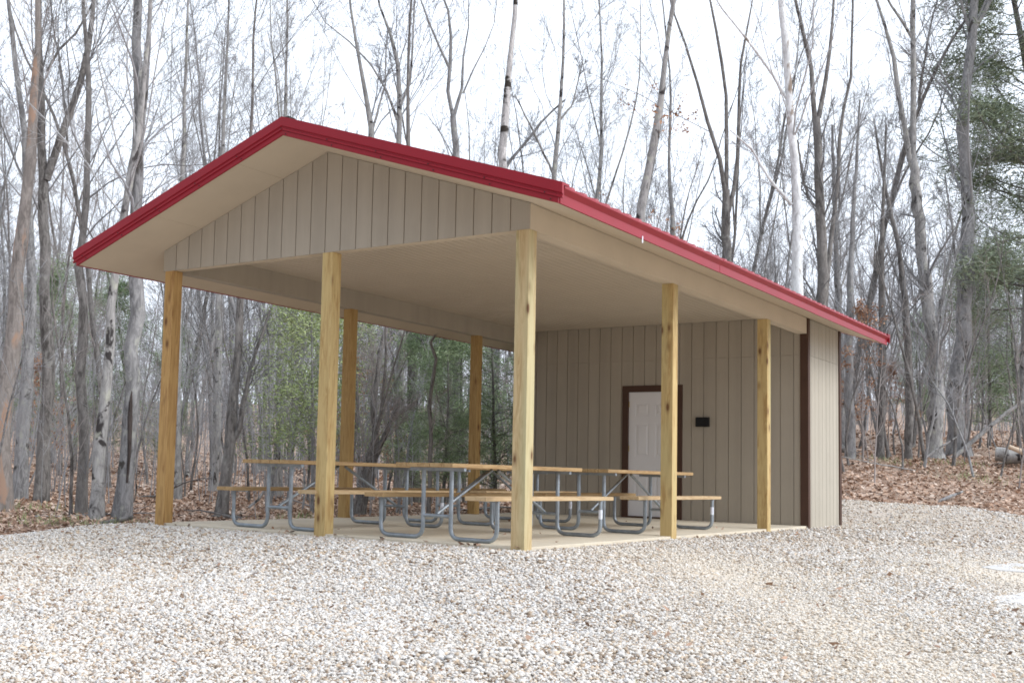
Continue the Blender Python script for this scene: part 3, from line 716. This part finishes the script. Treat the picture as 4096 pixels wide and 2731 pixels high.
hero('twisted reddish stem seen under the roof before the green pine', B_DARK, T_BROWN, [[(1715, 1990, 18), (1725, 1750, 16), (1718, 1600, 15), (1745, 1440, 14), (1722, 1370, 12), (1760, 1310, 9), (1800, 1260, 6)]], t=19, n1=5, n2=4, name='sapling', cat='sapling', group='thin saplings near the pavilion')
hero('pale grey trunk under the roof just right of the table-top end', PL, T_GREY, [[(1112, 1975, 38), (1117, 1700, 35), (1120, 1400, 30), (1135, 1000, 22), (1140, 500, 14), (1150, 100, 9)]], t=27, s0=.4)
hero('pale trunk just right of the leftmost pavilion post', PL, T_GREY, [[(705, 2020, 42), (702, 1650, 36), (715, 1300, 30), (722, 900, 24), (740, 400, 15), (750, 80, 9)]], t=24, s0=.4)
hero('pale grey trunk left of the dark leaning tree under the roof', PL, T_PALE, [[(852, 1985, 36), (865, 1700, 34), (872, 1300, 30), (880, 900, 22), (900, 400, 14), (915, 80, 9)]], t=28, s0=.4)
hero('slender bare tree above the roof peak, leftmost over the right slope', PL, T_GREY, [[(1480, 1950, 40), (1490, 1200, 32), (1490, 560, 26), (1455, 340, 18), (1415, 100, 12), (1395, 0, 9)], [(1490, 520, 12), (1540, 340, 8), (1545, 180, 5)]], t=27, s0=.34)
hero('pale forking tree above the middle of the front roof slope', PL, T_GREY, [[(1600, 1950, 46), (1600, 1200, 32), (1597, 580, 24), (1597, 275, 17), (1560, 130, 12), (1510, 0, 8)], [(1600, 430, 13), (1640, 330, 10), (1652, 180, 8), (1657, 0, 6)], [(1590, 480, 12), (1530, 320, 9), (1440, 200, 7), (1300, 90, 4)]], t=27, s0=.34)
hero('tree dividing into a clear Y shape above the roof', G, T_GREY, [[(1830, 1950, 48), (1828, 1000, 34), (1825, 620, 26), (1812, 465, 22)], [(1812, 470, 18), (1790, 380, 16), (1800, 280, 15), (1803, 180, 13), (1805, 70, 10), (1770, 0, 8)], [(1803, 285, 12), (1740, 150, 9), (1680, 0, 6)], [(1812, 475, 17), (1850, 385, 12), (1840, 260, 9), (1872, 190, 7), (1875, 60, 4)], [(1852, 375, 8), (1910, 240, 6), (1970, 140, 4), (1985, 20, 3)]], t=26, n1=8)
hero('white-barked birch with black bands rising above the roof centre', B_BIRCH, T_DARK, [[(2092, 1950, 54), (2075, 1400, 46), (2040, 1000, 40), (2003, 680, 34), (2030, 350, 26), (2050, 150, 20), (2065, 0, 17)]], t=23, s0=.6, n1=8, n2=6)
hero('dark limb-crossed tree right of the white birch', G, T_DARK, [[(1975, 1950, 30), (1990, 1000, 22), (2010, 680, 14), (2110, 560, 12), (2180, 470, 9), (2260, 400, 6)]], t=28, s0=.36, n1=12)
hero('slim tree above the right end of the front rake', PL, T_GREY, [[(2225, 1950, 40), (2220, 1200, 28), (2215, 720, 21), (2235, 520, 16), (2255, 230, 11), (2257, 0, 8)], [(2240, 480, 9), (2290, 420, 7), (2330, 250, 5)], [(2215, 700, 12), (2150, 560, 9), (2060, 380, 5)]], t=27, s0=.34)
hero('leaning pale trunk with dark scars above the long right eave', PL, T_PALE, [[(2515, 1950, 60), (2535, 1300, 44), (2560, 880, 34), (2590, 700, 32), (2640, 450, 26), (2660, 250, 22), (2695, 0, 18)]], t=24, s0=.36, n1=14)
hero('thin upright tree right of the leaning pale trunk', G, T_DARK, [[(2700, 1900, 34), (2695, 1300, 26), (2690, 930, 20), (2675, 650, 13), (2685, 350, 9), (2650, 0, 5)]], t=29, s0=.45)
hero('dark tree splitting into several steep stems above the middle post', DK, T_DARK, [[(2900, 1950, 52), (2905, 1030, 38), (2905, 760, 30)], [(2905, 800, 20), (2880, 640, 17), (2830, 480, 14), (2770, 250, 11), (2700, 80, 8), (2680, 0, 6)], [(2905, 780, 20), (2908, 550, 16), (2905, 350, 14), (2870, 150, 11), (2840, 0, 8)], [(2905, 880, 20), (2950, 700, 16), (2955, 400, 13), (2965, 230, 10), (2995, 90, 7), (3010, 0, 5)]], t=26, n1=12)
hero('tall white sycamore with patchy bark above the shed end of the roof', B_SYC, T_PALE, [[(3185, 1950, 60), (3190, 1500, 50), (3190, 1000, 42), (3178, 650, 36), (3150, 250, 30), (3130, 0, 26)], [(3168, 820, 14), (3080, 720, 12), (3010, 600, 9), (2920, 520, 5)], [(3150, 400, 16), (3080, 280, 13), (2950, 110, 9), (2860, 0, 6)]], t=23, s0=.36, n1=12)
hero('dark V-forked tree just right of the white sycamore', DK, T_DARK, [[(3290, 1900, 56), (3292, 1300, 46), (3290, 1050, 42), (3270, 620, 34), (3266, 470, 28)], [(3265, 540, 24), (3240, 250, 17), (3180, 0, 12)], [(3275, 470, 20), (3315, 260, 15), (3338, 0, 10)], [(3235, 800, 12), (3210, 700, 10), (3190, 560, 7)]], t=25, n1=15)
hero('thin dark sinuous tree between the two forked trees at right', DK, T_DARK, [[(3290, 1850, 26), (3305, 1150, 20), (3355, 700, 15), (3360, 500, 14), (3405, 300, 11), (3412, 0, 8)]], t=27, s0=.45)
hero('grey trunk rising directly behind the low end of the eave', G, T_GREY, [[(3368, 1840, 42), (3352, 1150, 26), (3338, 800, 17), (3330, 500, 10)]], t=30, s0=.4)
hero('tall twin-stemmed tree with mottled base right of the shed', PL, T_GREY, [[(3738, 1835, 68), (3745, 1500, 58), (3730, 1300, 52), (3700, 1150, 48), (3680, 900, 42), (3650, 640, 36)], [(3645, 660, 24), (3590, 350, 20), (3570, 170, 15), (3510, 30, 11), (3500, 0, 10)], [(3650, 640, 26), (3655, 400, 24), (3655, 250, 22), (3652, 0, 18)], [(3655, 165, 13), (3600, 70, 11), (3550, 0, 8)]], n1=14)
hero('slim dark tree left of the mottled twin-stemmed tree', DK, T_DARK, [[(3632, 1840, 32), (3640, 1500, 30), (3620, 1230, 26), (3598, 1000, 20), (3530, 700, 11), (3500, 500, 7)]], n1=16, s0=.3)
hero('massive grey tree with a vine near the right edge', G, T_GREY, [[(3838, 1822, 78), (3818, 1600, 62), (3845, 1350, 60), (3870, 1150, 56), (3875, 900, 52), (3860, 650, 48), (3850, 480, 42), (3875, 280, 38), (3890, 110, 34)], [(3888, 130, 26), (3935, 50, 21), (3965, 0, 17)], [(3890, 130, 26), (3895, 0, 22)], [(3878, 120, 14), (3840, 0, 9)], [(3868, 1790, 16), (3872, 1500, 17), (3882, 1340, 15), (3838, 1240, 14), (3835, 1150, 12), (3815, 950, 9), (3780, 700, 6)]], n1=15)
hero('dark straight tree between the shed and the slim dark tree', DK, T_DARK, [[(3520, 1835, 34), (3530, 1500, 30), (3525, 1200, 25), (3530, 900, 15), (3545, 500, 8)]], n1=16, s0=.3)
hero('grey tree immediately right of the shed corner', G, T_GREY, [[(3402, 1835, 42), (3395, 1500, 36), (3402, 1150, 26), (3415, 800, 16), (3440, 400, 8)]], n1=16, s0=.35)
hero('leaning bare pole among brush at the far right', PL, T_PALE, [[(3800, 1830, 20), (3920, 1740, 17), (4040, 1640, 14), (4160, 1560, 11)]], n1=3, n2=4, s0=.4, name='fallen_tree', cat='fallen tree', group='fallen wood')

# prototypes
def proto(seed, Ht, r0, h0, bark, tw, n1=14, n2=6, n3=3, lean=.05, minr=.006, fork=0, wig=.035, L1=.3, far=False):
    rs = RS(seed)
    P, R = grow(rs, np.array([[0, 0, -.15]]), np.array([[rs.randn()*lean, rs.randn()*lean, 1]]), np.array([Ht]), np.array([r0]), 18, wig, .01, .12)
    R[:, 0] *= 1.35; R[:, 1] *= 1.06
    tr = [tubes(P, R, 9)]; tw_ = []
    stems = [(P, R, np.array([Ht]), h0)]
    for _ in range(fork):
        a = child(rs, P, R, np.array([Ht]), 1, .35, .6, .3, .75, .7, .3); P1, R1 = grow(rs, *a, 12, .05, .04, .15)
        tr.append(tubes(P1, R1, 7)); stems.append((P1, R1, a[2], .1))
    for P_, R_, L_, s_ in stems:
        o_, tip = twigs(rs, P_, R_*.9, L_, minr, n1 if s_ == h0 else max(4, n1//2), n2, n3, s_, .72, far, L1); tw_ += o_
    V, F = merge(tr); mt_ = npmesh('trunk', V, F, True, mt=bark)
    V, F = merge(tw_); mc = npmesh('crown', V, F, False, mt=tw)
    return mt_, mc
KINDS = [('slender grey', B_GREY, T_GREY), ('dark-barked', B_DARK, T_DARK), ('pale-barked', B_PALE, T_PALE), ('brownish', B_DARK, T_BROWN)]
protos = []
for i in range(8):
    kn, bk, tw = KINDS[i % 4]
    protos.append((kn,)+proto(700+i, 14+2.0*(i % 3), .085+.018*(i % 3), .2, bk, tw, 22, 10, 6, .07, .0042, i % 3, .05, L1=.26))
rs = RS(77)
placed = []
def place(x, y, pi, s, rz, label, group, name='bare_tree', cat='tree', lst=protos):
    kn, a, b_ = lst[pi]
    o = empty(name, (x, y, float(H(x, y)))); o.scale = (s, s, s); o.rotation_euler = (rs.randn()*.03, rs.randn()*.03, rz)
    link('trunk', a, None, o); link('crown', b_, None, o); tag(o, label.format(kn), cat, group)
    return o
def region(px):
    return 'left of the pavilion' if px < 640 else ('behind the pavilion' if px < 3380 else 'right of the shed')
def scattertrees(n, t0, t1, x0, x1, smin, smax, dmin, lst, lab, grp, name='bare_tree', cat='tree', reject=None):
    c = 0; tries = 0
    while c < n and tries < 6000:
        tries += 1; t = (rs.rand()*(t1**2-t0**2)+t0**2)**.5; px = x0+rs.rand()*(x1-x0); u = (px-1582)/FPX*t
        x, y = xy(t, u)
        if ingravel(x, y) or inpad(x, y, 1.0): continue
        if reject and reject(px, t): continue
        if any((x-a)**2+(y-b_)**2 < dmin*dmin for a, b_ in placed): continue
        placed.append((x, y)); reg = region(px); pi = rs.randint(len(lst))
        place(x, y, pi, smin+(smax-smin)*rs.rand(), rs.rand()*6.28, lab.format('{}', reg), grp.format(lst[pi][0], reg), name, cat, lst); c += 1
opn = lambda px, t: (650 < px < 3000 and t < 36)
scattertrees(4, 27, 34, -300, 560, .8, 1.05, 1.6, protos, '{} bare tree standing in the near woods {}', '{} trees, near woods {}', reject=opn)
scattertrees(4, 29, 36, 3350, 4500, .8, 1.05, 2, protos, '{} bare tree standing in the near woods {}', '{} trees, near woods {}', reject=opn)
scattertrees(16, 34, 50, -300, 900, .75, 1.05, 1.8, protos, '{} bare tree in the middle distance of the woods {}', '{} trees, middle distance {}')
scattertrees(22, 38, 54, 900, 4500, .62, .95, 1.8, protos, '{} bare tree in the middle distance of the woods {}', '{} trees, middle distance {}')
scattertrees(7, 36, 46, 620, 1480, 1.0, 1.25, 1.5, protos, 'tall {} bare tree, crown above the roof left of the birch, {}', '{} tall trees over the roof left of the birch {}')
scattertrees(8, 38, 52, 2050, 3350, .95, 1.2, 1.5, protos, 'tall {} bare tree, crown above the roof right of the birch, {}', '{} tall trees over the roof right of the birch {}')
scattertrees(105, 54, 100, -300, 4500, .65, 1.0, 1.8, protos, '{} bare tree deep in the woods {}', '{} trees, deep woods {}')
# saplings
sap = []
for i in range(5):
    kn, bk, tw = (KINDS[0], KINDS[1], KINDS[3])[i % 3]; sap.append((kn,)+proto(900+i, 4.5+i*.8, .028+.006*(i % 3), .15, bk, tw, 12, 5, 2, .12, .004, i % 2, .06, L1=.3))
scattertrees(34, 17, 26, -300, 3300, .6, 1.1, .5, sap, '{} leafless sapling in the undergrowth {}', '{} saplings {}', 'sapling', 'sapling')
scattertrees(36, 25, 34, 3350, 4500, .6, 1.2, .5, sap, '{} leafless sapling in the undergrowth {}', '{} saplings {}', 'sapling', 'sapling')
scattertrees(45, 26, 40, -300, 3300, .8, 1.6, .6, sap, '{} leafless sapling farther back in the undergrowth {}', '{} farther saplings {}', 'sapling', 'sapling')

# far wood: one mass of crowns and stems on the rising ground
def massof(rs, n, t0, t1, x0, x1, Ht, r0, n1, n2, n3, minr, mt, name, label, s0=.12, sides=4, L1=.3, side=None, wig=.04, Hs=.35):
    parts = []
    t = (rs.rand(n)*(t1**2-t0**2)+t0**2)**.5; px = x0+rs.rand(n)*(x1-x0); x, y = xy(t, (px-1582)/FPX*t)
    k = ~ingravel(x, y) & ~inpad(x, y, .7); x = x[k]; y = y[k]; n = len(x)
    L = Ht*(1-Hs+2*Hs*rs.rand(n)); R0 = r0*(.6+.8*rs.rand(n))
    P, R = grow(rs, np.stack([x, y, H(x, y)-.1], 1), np.c_[rs.randn(n, 2)*.08, np.ones(n)], L, R0, 9, wig, .01, .15)
    o_, tip = twigs(rs, P, R*.9, L, minr, n1, n2, n3, s0, .7, True, L1)
    V, F = merge([tubes(P, R, 5)]+o_)
    o = link(name, npmesh(name, V, F, False), mt); tag(o, label, kind='stuff'); return o
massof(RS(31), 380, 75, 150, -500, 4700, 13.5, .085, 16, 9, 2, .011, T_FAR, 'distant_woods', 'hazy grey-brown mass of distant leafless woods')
massof(RS(32), 380, 24, 60, -500, 4700, 3.2, .014, 8, 4, 0, .0045, T_BROWN, 'brush', 'tangled leafless undergrowth between the trees')
massof(RS(33), 240, 17.5, 30, -400, 3200, 2.8, .010, 7, 4, 0, .003, T_GREY, 'thin_brush', 'thin grey stems of undergrowth close behind the pavilion')

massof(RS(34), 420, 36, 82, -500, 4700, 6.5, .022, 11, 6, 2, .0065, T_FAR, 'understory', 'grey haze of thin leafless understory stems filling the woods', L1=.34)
# evergreens
def tufts(rs, P, n, spread, ln, w):
    N_ = len(P)*n; c = np.repeat(P, n, 0)+rs.randn(N_, 3)*spread*np.array([1, 1, .5]); d = rs.randn(N_, 3)*np.array([1, 1, .6]); d /= np.linalg.norm(d, axis=1, keepdims=True)
    q = np.cross(d, rs.randn(N_, 3)); q /= np.linalg.norm(q, axis=1, keepdims=True)
    l = ln*(.6+.8*rs.rand(N_, 1))
    V = np.stack([c-q*w, c+q*w, c+d*l], 1).reshape(-1, 3); return V, np.arange(3*N_).reshape(-1, 3)
def evergreen(seed, Ht, r0, z0, nbr, blen, bark, mt, dens, name, droop=0.0, spread=.16, ln=.14, w=.012, tl=18):
    rs = RS(seed)
    P, R = grow(rs, np.array([[0, 0, -.1]]), np.array([[rs.randn()*.04, rs.randn()*.04, 1.]]), np.array([Ht]), np.array([r0]), 14, .02, .01, .15)
    a = child(rs, P, R, np.array([Ht]), nbr, z0, .99, 1.25, 1, .3, droop, .006); Lb = blen*(.5+.8*rs.rand(nbr))*np.interp(a[0][:, 2], [Ht*z0, Ht*.5, Ht], [.8, 1, .25])
    P1, R1 = grow(rs, a[0], a[1], Lb, a[3], 6, .12, .05); b_ = child(rs, P1, R1, Lb, 7, .2, 1, .7, .4, .5, .05, .004); P2, R2 = grow(rs, *b_, 4, .15, .04)
    V, F = merge([tubes(P, R, 9), tubes(P1, R1, 5), tubes(P2, R2, 3)])
    tr = npmesh('trunk', V, F, True, mt=bark)
    pts = P2[:, 1:].reshape(-1, 3); keep = rs.rand(len(pts)) < dens; pts = pts[keep]
    V, F = tufts(rs, pts, tl, spread, ln, w); cr = npmesh('foliage', V, F, False, np.repeat(rs.rand(len(pts)), tl), mt)
    return tr, cr
def putever(pr, px, t, s, label, name, cat='tree', dz=0, group=None, rz=0):
    x, y = xy(t, (px-1582)/FPX*t); o = empty(name, (x, y, float(H(x, y))+dz)); o.scale = (s, s, s); o.rotation_euler = (0, 0, rz)
    link('trunk', pr[0], None, o); link('foliage', pr[1], None, o); tag(o, label, cat, group)
pine = evergreen(41, 17, .17, .18, 80, 3.0, B_DARK, NEED, .95, 'pine', .1, .26, .2, .014, 26)
pine2 = evergreen(42, 8, .08, .12, 70, 1.9, B_DARK, NEEDB, .38, 'pine', .1, .24, .17, .011, 20)
laurel = evergreen(43, 6, .05, .15, 60, 1.5, B_GREY, NEEDL, .22, 'laurel', .3, .22, .10, .015, 14)
putever(pine, 4270, 31, 1.05, 'tall grey-green pine at the right edge of the photo', 'pine_tree')
putever(pine, 4480, 36, 1.0, 'grey-green pine just outside the right edge behind the tall one', 'pine_tree', rz=2)
for i, (px, t, s_, lb) in enumerate([(1780, 20.8, .47, 'blue-green young pine seen under the roof left of the rear post'), (1990, 21.5, .55, 'blue-green young pine between the rear post and the corner post'),
        (1870, 25, .66, 'blue-green young pine directly behind the rear post'), (1650, 24, .5, 'small blue-green pine behind the middle of the pavilion'), (2100, 27, .7, 'blue-green pine mostly hidden by the corner post')]):
    putever(pine2, px, t, s_, lb, 'pine_tree', rz=i*1.3)
for i, (px, t, s_, lb) in enumerate([(1265, 19.5, .70, 'yellow-green leafy shrub behind the second front post'), (1165, 21, .78, 'yellow-green leafy shrub left of the second front post'), (1330, 23, .85, 'taller yellow-green shrub just right of the second front post'),
        (1450, 25, .8, 'yellow-green leafy shrub between the second post and the rear post'), (1100, 25, .8, 'faint yellow-green shrub farthest left under the roof')]):
    putever(laurel, px, t, s_, lb, 'evergreen_shrub', 'shrub', rz=i*2)
for i, (px, t, s, lb) in enumerate([(3960, 34, .7, 'dark evergreen thicket tree right of the vine-covered trunk'), (4080, 37, .8, 'dark evergreen at the right edge below the tall pine'), (3690, 40, .5, 'low evergreen between the two mottled trunks at right'), (210, 36, .75, 'faint evergreen deep among the left trunks'), (420, 40, .8, 'faint evergreen behind the pale leaning trunk at left'), (650, 38, .6, 'faint evergreen behind the leftmost post')]):
    putever(pine2, px, t, s*1.1, lb, 'pine_tree', rz=i*1.1)
# beech with clinging leaves
def beech(seed, Ht, nl=5):
    rs = RS(seed); P, R = grow(rs, np.array([[0, 0, -.05]]), np.array([[.05, .02, 1.]]), np.array([Ht]), np.array([.03]), 10, .05, .01, .2)
    o_, tip = twigs(rs, P, R, np.array([Ht]), .005, 14, 5, 2, .15, .8, True, .35)
    V, F = merge([tubes(P, R, 6)]+o_); tr = npmesh('trunk', V, F, False, mt=T_BROWN)
    pts = tip[:, 1:].reshape(-1, 3); pts = pts[rs.rand(len(pts)) < .9]; pts = np.repeat(pts, nl, 0)+rs.randn(len(pts)*nl, 3)*.05
    return tr, leaves('foliage', pts, .05+.03*rs.rand(len(pts)), rs, BEECH, 3.1)
be = beech(51, 4.0)
putever(be, 3455, 27.5, .95, 'young beech with clinging orange leaves just right of the shed', 'beech_sapling', 'sapling')
putever(be, 3560, 30, .6, 'small orange-leaved beech between the shed and the twin-stemmed tree', 'beech_sapling', 'sapling', rz=2)
putever(be, 1395, 24, .8, 'orange-leaved beech seen under the roof behind the rear left post', 'beech_sapling', 'sapling', rz=1)
putever(be, 1570, 27, .75, 'orange-leaved beech low behind the middle table', 'beech_sapling', 'sapling', rz=3)
putever(be, 160, 26, .8, 'orange-leaved beech low between the left edge trunks', 'beech_sapling', 'sapling', rz=4)
be2 = beech(52, 8.6, 2)
putever(be2, 2470, 25, 1.0, 'tall young beech with rusty leaves showing above the right eave', 'beech_sapling', 'sapling')

# logs, sticks, rocks
def ground_at(px, py):
    t = hit(px, py); return at(px, py, t), t
def log(name, label, pts, r, mt, cat, ends=None, extra=None):
    P = [at(a, b_, t) for a, b_, t in pts]; c = np.array(P[0]); root = empty(name, c); tag(root, label, cat, 'fallen wood')
    rs = RS(int(pts[0][0])); q = resample([[*p, rr_] for p, rr_ in zip(P, r)], 12); q[:, :3] -= c; q[1:-1, :3] += rs.randn(10, 3)*q[1:-1, 3:]*.12
    mb = MB(); mb.tube(q[:, :3], list(q[:, 3]), 12); mb.build('bark', mt, root)
    if ends: 
        d = q[0, :3]-q[1, :3]; d /= np.linalg.norm(d); mb = MB(); mb.tube([q[0, :3], q[0, :3]+d*.012], q[0, 3]*.93, 14); mb.build('cut_end', ends, root)
    return root
CUT = m_plain('cut_wood', (.62, .50, .38), .8, .15, 14)
p, t = ground_at(4030, 1865)
log('log', 'grey weathered cut log lying on the leaves at the right edge', [(3985, 1815, t+.15), (4060, 1822, t-.05), (4260, 1850, t-.6)], [.18, .17, .16], B_PALE, 'log', CUT)
log('split_log', 'pale freshly split timber piece leaning on the grey log', [(4035, 1785, t-.45), (4100, 1812, t-.5), (4230, 1865, t-.6)], [.05, .07, .06], CUT, 'log')
_, t = ground_at(3720, 2008)
log('fallen_branch', 'grey dead branch on the leaves at the gravel edge, right side', [(3735, 2012, t), (3790, 1990, t+.05), (3850, 1965, t+.3)], [.02, .035, .02], B_GREY, 'branch')
_, t = ground_at(400, 2100)
log('fallen_branch', 'dark dead branch lying at the gravel edge on the left', [(350, 2100, t), (430, 2088, t+.05), (530, 2068, t+.25)], [.015, .035, .03], B_DARK, 'branch')
log('fallen_branch', 'thin dark branch end continuing left along the gravel edge', [(270, 2118, t-.5), (320, 2108, t-.3), (360, 2102, t-.2)], [.02, .025, .012], B_DARK, 'branch')
log('fallen_branch', 'bleached crooked dead branch behind the slab, left of the second post', [(995, 2030, 17.2), (1040, 1990, 17.3), (1058, 1960, 17.3), (1060, 1905, 17.3)], [.02, .02, .018, .01], B_PALE, 'branch')
log('fallen_branch', 'thin leaning grey pole crossing the big trunks at right', [(3700, 1830, 27), (3760, 1790, 27), (3830, 1745, 27)], [.03, .025, .015], B_PALE, 'branch')
STICKS = [(-9.6, 1.9), (-8.2, 4.3), (-11.5, 5.2), (-7.4, 6.6), (-6.4, 3.2), (-6.9, 9.5), (-9.0, 8.0), (1.4, 19.2), (-.6, 18.9), (3.3, 19.0), (.5, 22.5), (-2.4, 21.5), (2.6, 22.0), (-13.5, 7.5)]
rs = RS(12)
for i, (x, y) in enumerate(STICKS):
    o = empty('fallen_branch', (x, y, float(H(x, y))+.03)); o.rotation_euler = (0, 0, rs.rand()*6.28)
    L = 1.0+1.6*rs.rand(); P_, R_ = grow(rs, np.zeros((1, 3)), np.array([[1., 0, .04]]), np.array([L]), np.array([.018+.02*rs.rand()]), 9, .09, 0, .3)
    c_ = child(rs, P_, R_, np.array([L]), 5, .3, .95, .7, .45, .5, .1); P1, R1 = grow(rs, *c_, 5, .15, 0)
    V, F = merge([tubes(P_, R_, 7), tubes(P1, R1, 5)]); V[:, 2] = np.abs(V[:, 2])*.8
    link('wood', npmesh('wood', V, F, True), (B_GREY, B_DARK, B_PALE)[i % 3], o)
    sd_ = 'left of and behind the pavilion' if x < -5 else 'on the leafy bank right of the shed'
    tag(o, 'dead %s branch lying among the leaves %s' % (('grey', 'dark', 'pale')[i % 3], sd_), 'branch', '%s branches %s' % (('grey', 'dark', 'pale')[i % 3], sd_))
# low stone block behind the shed corner
_, t = ground_at(3382, 1800)
c = at(3380, 1790, min(t, 29)); V, F = scatter(RS(3), IV, IF, np.array([[0, 0, .1]]), [.3], .1, (1, 1, .6), .2)
o = link('rock', npmesh('rock', V, F), B_PALE); o.location = (c[0], c[1], float(H(c[0], c[1]))); tag(o, 'pale flat rock on the leaves just right of the shed corner', 'rock')
# concrete pads half buried in the gravel at the right
for i, (poly, lb) in enumerate([([(3925, 2262), (4030, 2248), (4300, 2250), (4300, 2292), (4096, 2282), (4000, 2276)], 'narrow pale concrete strip half buried in gravel at the right edge'),
                                ([(3965, 2392), (3990, 2378), (4050, 2372), (4096, 2362), (4300, 2358), (4300, 2425), (4110, 2418), (4060, 2405), (4020, 2404)], 'wider pale concrete strip half buried in gravel, nearest the camera at the right edge')]):
    pts = []
    for px, py in poly:
        for t in np.arange(6, 30, .03):
            p = at(px, py, t)
            if p[2] <= H(p[0], p[1])+.04: break
        pts.append(p)
    mb = MB(); n = len(pts); mb.add([tuple(p[:2])+(float(H(p[0], p[1]))+.031,) for p in pts]+[tuple(p[:2])+(float(H(p[0], p[1]))-.05,) for p in pts],
                                    [tuple(range(n))]+[(k, (k+1) % n, (k+1) % n+n, k+n) for k in range(n)])
    o = mb.build('path', PATHM); tag(o, lb, kind='structure')

# ------------------------------------------------------------------ light
w = bpy.data.worlds.new('World'); sc.world = w; w.use_nodes = True; nt = w.node_tree
bg = nt.nodes['Background']; sky = nt.nodes.new('ShaderNodeTexSky'); sky.sky_type = 'NISHITA'; sky.sun_disc = False
SUN_EL = math.radians(38); SUN_AZ = math.radians(78)      # azimuth measured from +Y towards +X
sky.sun_elevation = SUN_EL; sky.sun_rotation = SUN_AZ; sky.dust_density = 4; sky.air_density = 1.0
hs = nt.nodes.new('ShaderNodeHueSaturation'); hs.inputs['Saturation'].default_value = .25; nt.links.new(sky.outputs[0], hs.inputs['Color'])
mx = nt.nodes.new('ShaderNodeMix'); mx.data_type = 'RGBA'; mx.inputs[0].default_value = .8; nt.links.new(hs.outputs[0], mx.inputs[6]); mx.inputs[7].default_value = (11.7, 12.8, 14.5, 1)
# added dimming of the sky behind the camera, to darken the camera-facing sides
tc = nt.nodes.new('ShaderNodeTexCoord'); dt = nt.nodes.new('ShaderNodeVectorMath'); dt.operation = 'DOT_PRODUCT'
nt.links.new(tc.outputs['Generated'], dt.inputs[0]); dt.inputs[1].default_value = (.30, .72, .62)
cl = ramp(nt, dt.outputs['Value'], [(0, .30), (1, 1)]); rm = cl.node; rm.color_ramp.interpolation = 'EASE'
mr = nt.nodes.new('ShaderNodeMapRange'); mr.inputs['From Min'].default_value = -.75; mr.inputs['From Max'].default_value = .35
nt.links.new(dt.outputs['Value'], mr.inputs['Value']); nt.links.new(mr.outputs[0], rm.inputs['Fac'])
ml = mix(nt, 1.0, mx.outputs[2], cl, 'MULTIPLY')
nt.links.new(ml, bg.inputs['Color']); bg.inputs['Strength'].default_value = .1
sd = bpy.data.lights.new('sun', 'SUN'); sd.energy = 1.5; sd.angle = math.radians(40); sd.color = (1, .965, .915)
so = bpy.data.objects.new('sun', sd); COL.objects.link(so)
dv = Vector((math.sin(SUN_AZ)*math.cos(SUN_EL), math.cos(SUN_AZ)*math.cos(SUN_EL), math.sin(SUN_EL)))
so.rotation_euler = dv.to_track_quat('Z', 'Y').to_euler(); so.location = (20, 5, 30)
sc.render.engine = 'CYCLES'
sc.view_settings.view_transform = 'Standard'; sc.view_settings.look = 'None'; sc.view_settings.exposure = .48; sc.view_settings.gamma = 1
sc.cycles.filter_width = 1.7; sc.cycles.max_bounces = 8; sc.cycles.diffuse_bounces = 5
